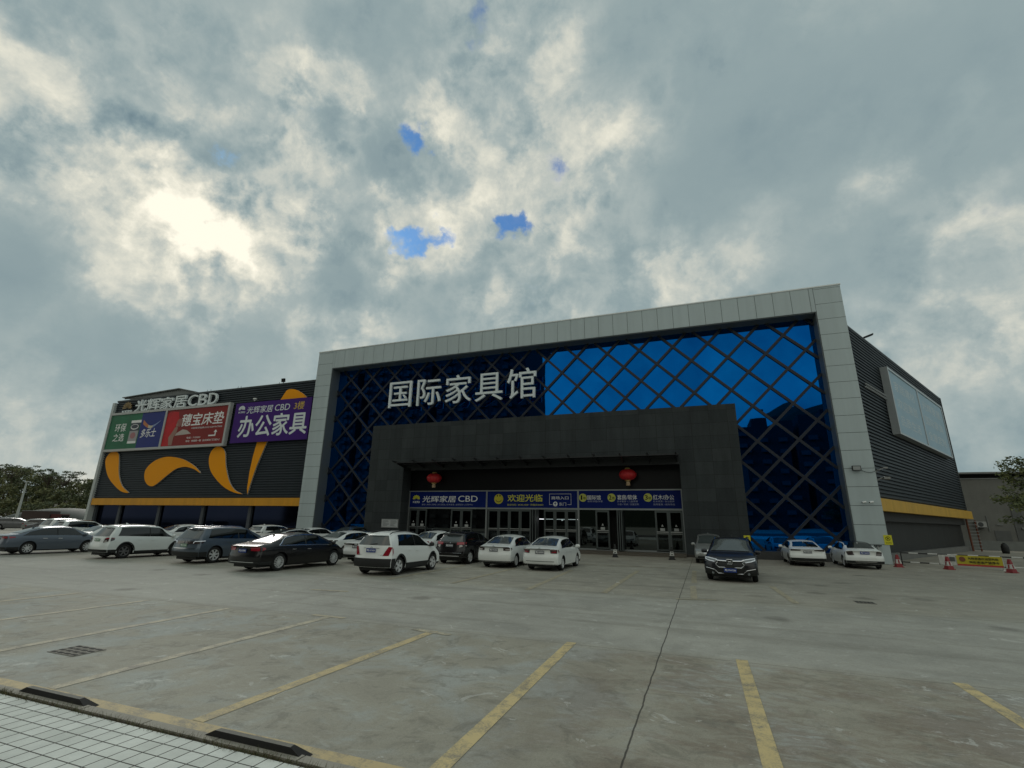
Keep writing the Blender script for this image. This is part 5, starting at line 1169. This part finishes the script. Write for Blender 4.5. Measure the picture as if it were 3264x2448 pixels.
build_car('sedan_car', 'white sedan with thin dark tail lamps nose-in at the right lattice glass', 'car', 5.40, 32.45, 1.2, dict(dim=SED(ro=1.0, wb=2.85, fo=.86, W=1.86, H=1.46, r=.34, capR=lowR), paint='white', rim='dark', clad=.48, tail=[([(.40, .88), (.94, .86), (.93, .97), (.36, .93)], taild)], plate=(.82, plg, '粤J·H8810'), rglass=glassm, rwin=(-.2, .4)), .925)
build_car('sedan_car', 'white rounded sedan with panoramic dark roof beside the right grey pylon', 'car', 7.98, 32.30, 1.3, dict(dim=SED(ro=1.05, wb=2.84, fo=.82, W=1.82, H=1.46, r=.33, capR=lowR, rr=.24), paint='white', roof='black', rim='multi', clad=.44, bars=[((.55, .37, .40), chrome)], tail=[([(.56, .74), (.88, .72), (.94, .92), (.62, .95)], taild)], plate=(.86, plb, '粤J·C6632'), rglass=glassm, rwin=(-.22, .42)), .934)

# ------------------------------------------------------------------ cones, barrier, banner on the right
redp = M('cone_red', (.26, .026, .03), .55, var=.2, vs=6); whitep = M('cone_white', (.55, .55, .52), .6, var=.15, vs=6)
def cone(label, x, y, rot, red=True, h=.66, tilt=0):
    t = thing('traffic_cone', label, 'traffic cone', (x*U, y*U, 0), rot, 'red traffic cones before the barrier' if red else 'white striped cones before the doors')
    A, B = (redp, whitep) if red else (whitep, plastic)
    def sq(z, w): return [(-w, -w, z), (w, -w, z), (w, w, z), (-w, w, z)]
    b = MB(1); w = .19; b.box(-w, w, -w, w, 0, .04); b.build('base', A if red else plastic, t)
    m = MB(1); lev = [(.04, .15), (.30*h, .125), (.30*h, .125), (.62*h, .085), (.62*h, .085), (h, .045)]
    col = (0, None, 1, None, 0) if red else (2, None, 0, None, 1)
    for i in range(5):
        if col[i] is None: continue
        lo, hi = sq(*lev[i]), sq(*lev[i+1])
        for j in range(4): k = (j+1) % 4; m.face([lo[j], lo[k], hi[k], hi[j]], {0: 0, 1: 1, 2: 2}[col[i]])
    m.face(sq(h, .045), 0)
    o = m.build('cone_body', [A, B, plastic], t)
    s = MB(1)
    if red:
        for j in range(4): s.box(-.035, .035, -.006, 0, h*.32, h*.6, T=lambda x, y, z, j=j: (lambda q: (q[0]*math.cos(j*math.pi/2)-q[1]*math.sin(j*math.pi/2), q[0]*math.sin(j*math.pi/2)+q[1]*math.cos(j*math.pi/2), z))((x, y-.128+(z-.3*h)*.13)))
        s.build('label_strip', redp, o)
    else:
        for j in range(4):
            for q in range(3): s.box(-.06+q*.01, .06-q*.01, -.006, 0, h*(.36+.17*q), h*(.42+.17*q), T=lambda x, y, z, j=j: (lambda q_: (q_[0]*math.cos(j*math.pi/2)-q_[1]*math.sin(j*math.pi/2), q_[0]*math.sin(j*math.pi/2)+q_[1]*math.cos(j*math.pi/2), z))((x, y-.128+(z+x*.7-.3*h)*.13)))
        s.build('stripe', plastic, o)
cone('red square cone at the foot of the right grey pylon', 9.10, 30.6, .1)
cone('red square cone before the white board on the barrier', 11.0, 30.3, .3)
cone('red square cone at the right edge of the photo', 13.05, 29.7, .5)
cone('white cone with dark stripes before the open door', -4.70, 29.4, .2, False, .78)
cone('white cone with dark stripes before the last door leaf', -1.58, 29.2, .2, False, .78)
t = thing('barrier_rail', 'low black and white striped pipe barrier crossing the right flank', 'barrier', (9.9*U, 32.2*U, 0))
blackp = M('pipe_black', (.012, .012, .013), .5); wp_ = M('pipe_white', (.60, .60, .57), .5)
bx0, by0, bx1, by1 = 9.75, 32.3, 17.5, 29.2
def Bp(s, z): return ((bx0+(bx1-bx0)*s-9.9)*U, (by0+(by1-by0)*s-32.2)*U, z)
for zz in (.19, .70):
    m = MB(1); ns = 22
    for i in range(ns): m.tube([Bp(i/ns, zz), Bp((i+1)/ns, zz)], .032, 8, 0 if i % 2 == 0 else 1, cap=False)
    m.build('rail', [blackp, wp_], t)
for s_ in (.005, .22, .46, .66, .86):
    m = MB(1); p = Bp(s_, 0); m.tube([(p[0], p[1], .02), (p[0], p[1], .72)], .03, 8); m.box(p[0]-.1, p[0]+.1, p[1]-.1, p[1]+.1, 0, .03); m.build('post', wp_ if s_ > .1 else blackp, t)
def bann(label, s0, s1, z0, z1, mats, rows, name='hanging_banner'):
    a, b = Bp(s0, 0), Bp(s1, 0); ang = math.atan2(b[1]-a[1], b[0]-a[0]); L = math.hypot(b[0]-a[0], b[1]-a[1])
    t = thing(name, label, 'banner', (a[0]+9.9*U+.06*math.sin(ang), a[1]+32.2*U-.06*math.cos(ang), z0), ang)
    m = MB(1); m.grid(lambda u, v: (L*u, -.012*math.sin(u*9)-.008*math.sin(u*23+v*3), (z1-z0)*v), 24, 6); o = m.build('banner_cloth', mats[0], t, smooth=True)
    if len(mats) > 1: m = MB(1); m.grid(lambda u, v: (L*u, -.022-.012*math.sin(u*9), .09*v), 24, 1); m.build('red_strip', mats[1], o, smooth=True)
    for tx_, x0, x1, za, zb, mt in rows: text('lettering', tx_, x0*L, x1*L, za, zb, -.03, mt, o, bold=.02, depth=.004, k=1)
    return t, o, L
t, o, L = bann('yellow warning banner with red hem tied to the barrier', .265, .46, .16, .69, [M('banner_yellow', (.52, .44, .03), .6, var=.1), M('banner_red', (.45, .05, .04), .6)], [('光辉家居欢迎您光临', .26, .92, .335, .46, blackp), ('消防通道严禁停车', .27, .93, .15, .27, blackp)])
m = MB(1); m.lathe([(.13, 0), (.13, .004), (0, .004)], 20, T=lambda x, y, z: (L*.13+x, -.03-z, .34+y)); m.build('round_mark', M('round_mark_brown', (.20, .07, .035), .6), o)
t, o, L = bann('white board with dark emblem tied to the barrier beside the yellow banner', .185, .262, .17, .69, [whitep], [], 'hanging_board')
m = MB(1); m.box(L*.62, L*.95, -.035, -.025, .2, .42); m.build('print_mark', M('mark_grey', (.09, .09, .09), .6), o)
# ------------------------------------------------------------------ yard building on the far right
yb = thing('yard_building', 'low brown grey rendered building with dark eaves slot behind the flank', 'building', (36, 72, 0))
def Yb_(mb, nm, mt): o = mb.build(nm, mt, yb); o.location = (-36, -72, 0); return o
def yard_wall():
    m = M('stained_brown_render', (.165, .165, .15), .85, var=.35, vs=.35, streak=(.7, .12, .30), fine=.12); return m
mb = MB(1); mb.box(24, 60, 72, 90, -1, 7.75); Yb_(mb, 'wall', yard_wall())
mb = MB(1); mb.box(23.5, 60, 71.4, 90, 8.32, 8.50); mb.build; Yb_(mb, 'roof', M('roof_pale', (.22, .23, .23), .6, var=.2))
mb = MB(1); mb.box(24, 60, 72.6, 89, 7.75, 8.32); Yb_(mb, 'eaves_slot', blk)
mb = MB(1); mb.box(23.9, 60, 71.9, 72.3, 7.75, 7.83); Yb_(mb, 'sill_trim', M('trim_grey', (.30, .31, .31), .6))
mb = MB(1); mb.box(32.9, 33.7, 71.93, 71.998, .2, 5.2); mb.box(31.0, 32.4, 71.95, 71.998, .9, 2.0); Yb_(mb, 'render_patch', M('patch_grey', (.115, .12, .115), .8, var=.25))
mb = MB(1); mb.box(30.55, 30.6, 71.9, 71.998, 1.9, 3.6); mb.box(31.3, 31.9, 71.9, 71.998, 2.6, 2.72); mb.box(33.2, 33.7, 71.8, 71.998, 2.9, 3.1); mb.box(33.4, 33.8, 71.8, 71.998, 2.2, 2.4); Yb_(mb, 'pipe', M('pipe_grey', (.20, .21, .20), .6))
acw = M('unit_white', (.34, .345, .33), .5, var=.15)
for lab, X_, Y_, Z_, w_ in (('white outdoor air conditioner unit on the brown wall', 29.75, 71.6, 2.35, .85), ):
    t = thing('air_conditioner', lab, 'air conditioner', (X_, Y_, Z_))
    mb = MB(1); mb.box(-w_/2, w_/2, -.3, .38, 0, .62); o = mb.build('unit_case', acw, t)
    mb = MB(1); mb.lathe([(.25, 0), (.25, .01), (.05, .01), (0, .02)], 20, T=lambda x, y, z: (-.1+x, -.302-z, .31+y)); mb.build('fan_grille', M('fan_dark', (.05, .055, .055), .6), o)
    mb = MB(1); mb.box(-w_/2, w_/2, -.2, .38, -.06, -.001); mb.build('bracket', blk, t)
yw = thing('yard_wall', 'pale low concrete wall along the foot of the brown building', 'wall', (34, 68, 0)); mb = MB(1); mb.box(-9, 22, -.15, .15, 0, .95); mb.build('wall_body', M('yard_concrete', (.17, .18, .17), .8, var=.25), yw)
tk = thing('water_butt', 'round black tank standing behind the barrier', 'tank', (26.3, 60.0, 0)); mb = MB(1); mb.lathe([(.0, 0), (.24, 0), (.28, .2), (.28, .6), (.2, .82), (.1, .9), (0, .9)], 20); mb.build('tank_shell', plastic, tk, smooth=True); mb = MB(1); mb.lathe([(.1, .901), (.1, .95), (0, .95)], 14); mb.build('lid', plastic, tk)
e0 = Tr(27.6, .2, 0); dp = thing('drain_pipe', 'rust red drain pipes at the far end of the flank wall', 'pipe', (e0[0]*U, e0[1]*U, 0))
rust = M('rust_red_pipe', (.16, .055, .03), .8, var=.4, vs=2)
mb = MB(1); mb.tube([(.0, -.3, 0), (0, -.3, 3.1)], .09, 8); mb.tube([(.75, -.1, 0), (.75, -.1, 3.0)], .07, 8); mb.build('pipe', rust, dp)
mb = MB(1)
for i in range(9): mb.box(-.02, .80, -.34, -.26, .3+i*.32, .34+i*.32)
mb.build('rung', MATS['trim_grey'], dp)

# ------------------------------------------------------------------ trees
def leafmat(name, c1, c2):
    m = bpy.data.materials.new(name); m.use_nodes = True; t = NT(m.node_tree); b = t.n['Principled BSDF']
    co = t.new('ShaderNodeTexCoord').outputs['Object']
    t.put(b.inputs['Base Color'], t.mix(t.step(t.noise(co, 1.1, 5, .7), .35, .68), (*c1, 1), (*c2, 1))); b.inputs['Roughness'].default_value = .6
    return m
bark = M('tree_bark', (.075, .06, .045), .9, var=.35, vs=5, bump=.6, bs=20)
lf1 = leafmat('olive_leaf', (0.068, 0.093, 0.033), (0.165, 0.173, 0.053)); lf2 = leafmat('deep_leaf', (0.053, 0.078, 0.036), (0.120, 0.143, 0.054))
def leaves(mb, rg, c, rad, n, size, squash=1., mi=0, slim=.45):
    for _ in range(n):
        v = Vector((rg.gauss(0, 1), rg.gauss(0, 1), rg.gauss(0, 1))); v.normalize(); v *= rad*rg.random()**.4
        p = Vector(c)+Vector((v.x, v.y, v.z*squash))
        a = Vector((rg.gauss(0, 1), rg.gauss(0, 1), rg.gauss(-.2, .7))).normalized(); b = a.orthogonal().normalized(); th = rg.uniform(0, 6.28)
        b = (b*math.cos(th)+a.cross(b)*math.sin(th))
        L = size*rg.uniform(.6, 1.3); w = L*slim
        mb.face([p-a*L*.5, p-a*L*.05+b*w*.5, p+a*L*.5, p-a*L*.05-b*w*.5], mi)
# near tree whose leaves hang in at the right edge
rg = random.Random(21); TX, TY = 12.35, 23.3
tr = thing('broadleaf_tree', 'leafy tree reaching in from the right edge, its trunk out of view', 'tree', (TX, TY, 0))
mb = MB(1); mb.tube([(0, 0, 0), (.05, .0, 1.0), (.0, .05, 2.2), (-.1, 0, 3.2)], [.17, .14, .12, .08], 10)
limbs = []
for i in range(72):
    z0 = rg.uniform(2.2, 3.7); a = rg.uniform(0, 6.28); L = rg.uniform(1.0, 1.95); up_ = rg.uniform(-.25, 1.35)
    e = Vector((math.cos(a)*L, math.sin(a)*L, z0+up_)); mid = Vector((math.cos(a)*L*.5, math.sin(a)*L*.5, z0+up_*.62))
    mb.tube([(0, 0, z0), mid, e], [.035, .02, .007], 5); limbs.append((Vector((0, 0, z0)), mid, e))
mb.build('trunk', bark, tr)
mb = MB(1)
for s_, m_, e in limbs:
    for k in range(9):
        f_ = .35+.65*k/8; p = m_.lerp(e, (f_-.5)*2) if f_ > .5 else s_.lerp(m_, f_*2)
        leaves(mb, rg, p, .24, 17, .135, .8, 0 if rg.random() < .6 else 1, .42)
    leaves(mb, rg, e, .22, 18, .13, .8, 0, .42)
mb.build('crown', [lf1, lf2], tr)
# wood at the far left: one mass, with a few umbrella crowns standing out of it
hl = MB(1); hl.grid(lambda u, v: (-420+330*u, 98+140*v, -1+14*math.sin(math.pi*min(1, v*1.1))*(.85-.35*u)), 20, 10); struct(hl.build('hill', M('hill_earth', (.045, .045, .025), .95, var=.4, vs=.1)))
wd = MB(1); rg = random.Random(12)
def ridge(x): return float(np.interp(x, [-330, -228, -215, -200, -190, -175, -150, -110], [17.5, 16.6, 16.8, 14.2, 13.6, 12.2, 11, 10]))
for row, (yy, k) in enumerate(((90, .45), (94, .75), (98, 1.0), (104, 1.05))):
    x = -330.
    while x < -105:
        h = ridge(x*95/yy)*k*(yy/95)*rg.uniform(.86, 1.04); r_ = rg.uniform(2.6, 4.2)
        wd.tube([(x, yy, 0), (x+rg.uniform(-.4, .4), yy, h*.6), (x+rg.uniform(-.8, .8), yy, h*.92)], [.22, .15, .04], 5, 2)
        for _ in range(int(7+h*.5)):
            c = (x+rg.uniform(-3.2, 3.2), yy+rg.uniform(-2, 2), h-abs(rg.gauss(0, 1))*h*.36-.6)
            if c[2] < .6: continue
            leaves(wd, rg, c, rg.uniform(1.0, 1.9), 46, .75, .55, 0 if rg.random() < .55 else 1, .5)
        x += rg.uniform(3.4, 5.4)
wo_ = wd.build('wood', [leafmat('wood_leaf', (0.088, 0.109, 0.042), (0.200, 0.192, 0.072)), leafmat('wood_leaf_dark', (0.058, 0.080, 0.038), (0.136, 0.147, 0.061)), bark]); wo_['kind'] = 'stuff'; tag(wo_, 'dense olive green wood closing the view at the far left', 'wood')
for lab, X_, Y_, H_, r_ in (('tall tree with ragged top above the wood at the left edge', -220., 96, 18.3, 6.5), ('sparse umbrella topped tree above the middle of the wood', -199., 96, 16.0, 4.6), ('bare branched flat topped tree above the wood near the wing', -190.5, 96, 15.4, 5.0)):
    rg = random.Random(int(-X_)); t = thing('skyline_tree', lab, 'tree', (X_, Y_, 0)); mb = MB(1); lv = MB(1)
    mb.tube([(0, 0, 0), (.2, 0, H_*.5), (0, 0, H_*.85)], [.3, .2, .1], 7)
    for i in range(16):
        a = rg.uniform(0, 6.28); L = r_*rg.uniform(.5, 1); e = (math.cos(a)*L, math.sin(a)*L, H_*rg.uniform(.88, 1.0)); mb.tube([(0, 0, H_*.7), (e[0]*.5, e[1]*.5, H_*.85), e], [.1, .07, .03], 5)
        leaves(lv, rg, (e[0]*.9, e[1]*.9, e[2]), 1.0, 34, .6, .35, 0, .4)
    mb.build('trunk', bark, t); lv.build('crown', lf2, t)
# lamp post, barn roof, truck
t = thing('lamp_post', 'slim pale lamp post standing before the wood at the left', 'lamp post', (-121, 55, 0)); mb = MB(1); mb.tube([(0, 0, 0), (0, 0, 3.4), (0, 0, 8.0)], [.26, .20, .12], 10); mb.build('pole', M('post_pale', (.42, .44, .42), .5), t)
mb = MB(1); mb.box(-.2, .2, -.2, .2, 0, .25); mb.build('base', MATS['post_pale'], t); mb = MB(1); mb.box(-.15, 1.0, -.15, .15, 8.0, 8.12); mb.build('lamp_head', MATS['post_pale'], t)
t = thing('arched_shed', 'long low shed with grey green rounded roof before the wood', 'shed', (-152, 75, 0)); mb = MB(1)
def ar_(u, v): a = math.pi*v; return (-18+34*u, 4.5-6*math.cos(a)+0, .15+3.5*math.sin(a)**.8*(math.sin(math.pi*min(1, max(0, .03+u*.94)))**.34))
mb.grid(ar_, 24, 12); mb.build('shed_roof', M('tarpaulin', (.045, .055, .048), .7, var=.3, vs=.4), t, smooth=True); mb = MB(1); mb.box(-16, 14, .5, 8.5, 0, 1.0); mb.build('shed_wall', M('shed_dark', (.04, .045, .04), .9), t)
t = thing('lorry', 'brown box lorry parked far behind the slate sedan', 'lorry', (-103, 50, 0), .5); mb = MB(1); mb.box(-2.2, 2.0, -1.1, 1.1, .9, 2.55); mb.build('cargo_box', M('lorry_brown', (.055, .034, .03), .6, var=.3), t)
mb = MB(1); mb.box(-2.25, 2.05, -1.12, 1.12, 2.55, 2.62); mb.build('roof_edge', MATS['trim_grey'], t); mb = MB(1); mb.box(2.1, 3.6, -1.0, 1.0, .6, 2.1); o = mb.build('cab', M('cab_red', (.09, .02, .018), .5), t); mb = MB(1); mb.box(3.61, 3.63, -.85, .85, 1.3, 1.95); mb.build('windscreen', glassm, o)
for wx in (-1.4, 2.7):
    mb = MB(1); mb.tube([(wx, -1.1, .45), (wx, 1.1, .45)], .45, 14); mb.build('wheel', tyre, t)
t = thing('sun_shade', 'small pale sunshade on a post before the lorry', 'sunshade', (-100, 42, 0)); mb = MB(1); mb.tube([(0, 0, 0), (0, 0, 1.7)], .2, 8); mb.build('post', MATS['post_pale'], t); mb = MB(1); mb.lathe([(1.6, 1.55), (1.5, 1.66), (0, 1.72)], 16); mb.build('shade', MATS['post_pale'], t)
t = thing('roadside_sign', 'reddish sign board at the left edge before the wood', 'sign', (-131, 55, 0)); mb = MB(1); mb.box(-1.2, .6, -.1, .1, 2.6, 6.4); mb.build('board', M('sign_red_brown', (.20, .06, .05), .6), t); mb = MB(1); mb.tube([(-.3, 0, 0), (-.3, 0, 2.6)], .08, 8); mb.build('post', MATS['post_pale'], t)

# ------------------------------------------------------------------ the street behind the camera (seen mirrored in the blue glass)
tw = M('tower_render', (.014, .015, .017), .8, var=.1, vs=.1); twd = M('tower_window', (.006, .007, .008), .5, var=.3); twb = M('tower_balcony', (.05, .052, .055), .8)
def tower(label, x0, x1, y0, y1, h):
    t = thing('apartment_tower', label, 'apartment tower', ((x0+x1)/2, (y0+y1)/2, 0), 0, 'apartment towers across the street')
    cx, cy = (x0+x1)/2, (y0+y1)/2; w, d = (x1-x0)/2, (y1-y0)/2
    mb = MB(1); mb.box(-w, w, -d, d, 0, h); mb.build('wall', tw, t)
    mb = MB(1); mb.box(-w*.3, w*.3, -d*.5, d*.5, h, h+3.2); mb.build('roof_house', tw, t)
    win = MB(1); bal = MB(1); nf = int(h/3); nb_ = max(2, int(2*w/4.2))
    for f_ in range(nf):
        for i in range(nb_):
            xx = -w+(i+.5)*2*w/nb_; zz = f_*3+1.0
            win.box(xx-1.2, xx+.2, d, d+.04, zz, zz+1.6)
            win.box(xx+.7, xx+1.6, d, d+.04, zz+.2, zz+1.5)
            bal.box(xx-1.5, xx+.4, d+.05, d+1.1, zz-1.0, zz+.05)
    o = win.build('window', twd, t); o['kind'] = 'stuff'; o = bal.build('balcony', twb, t); o['kind'] = 'stuff'
for lab, a in (('tall apartment tower mirrored at the left end of the glass', (-140, -112, -80, -62, 78)), ('tall apartment tower mirrored behind the first big characters', (-109, -82, -80, -62, 75)), ('tall apartment tower mirrored beside the blue part of the glass', (-79, -46.5, -80, -62, 72)),
               ('lower apartment block mirrored at the right end of the glass', (26, 40, -84, -64, 29.5)), ('lower apartment block mirrored beside the dark portal', (11.5, 24.5, -84, -64, 28.2)), ('apartment block at the end of the street', (43, 70, -84, -64, 32))): tower(lab, *a)
bh = MB(1)
def bhz(x): return float(np.interp(x, [-300, -120, -60, -40, -15, 10, 40, 70, 120, 200, 300], [40, 40, 36, 48, 72, 66, 73, 90, 96, 84, 60]))
bh.grid(lambda u, v: (-300+600*u, -250-120*v, -2+bhz(-300+600*u)*math.sin(math.pi/2*min(1, v*1.5))*(1+.03*math.sin(u*60))), 60, 8); struct(bh.build('hill_behind', M('hill_green', (.016, .026, .014), .95, var=.4, vs=.06)))
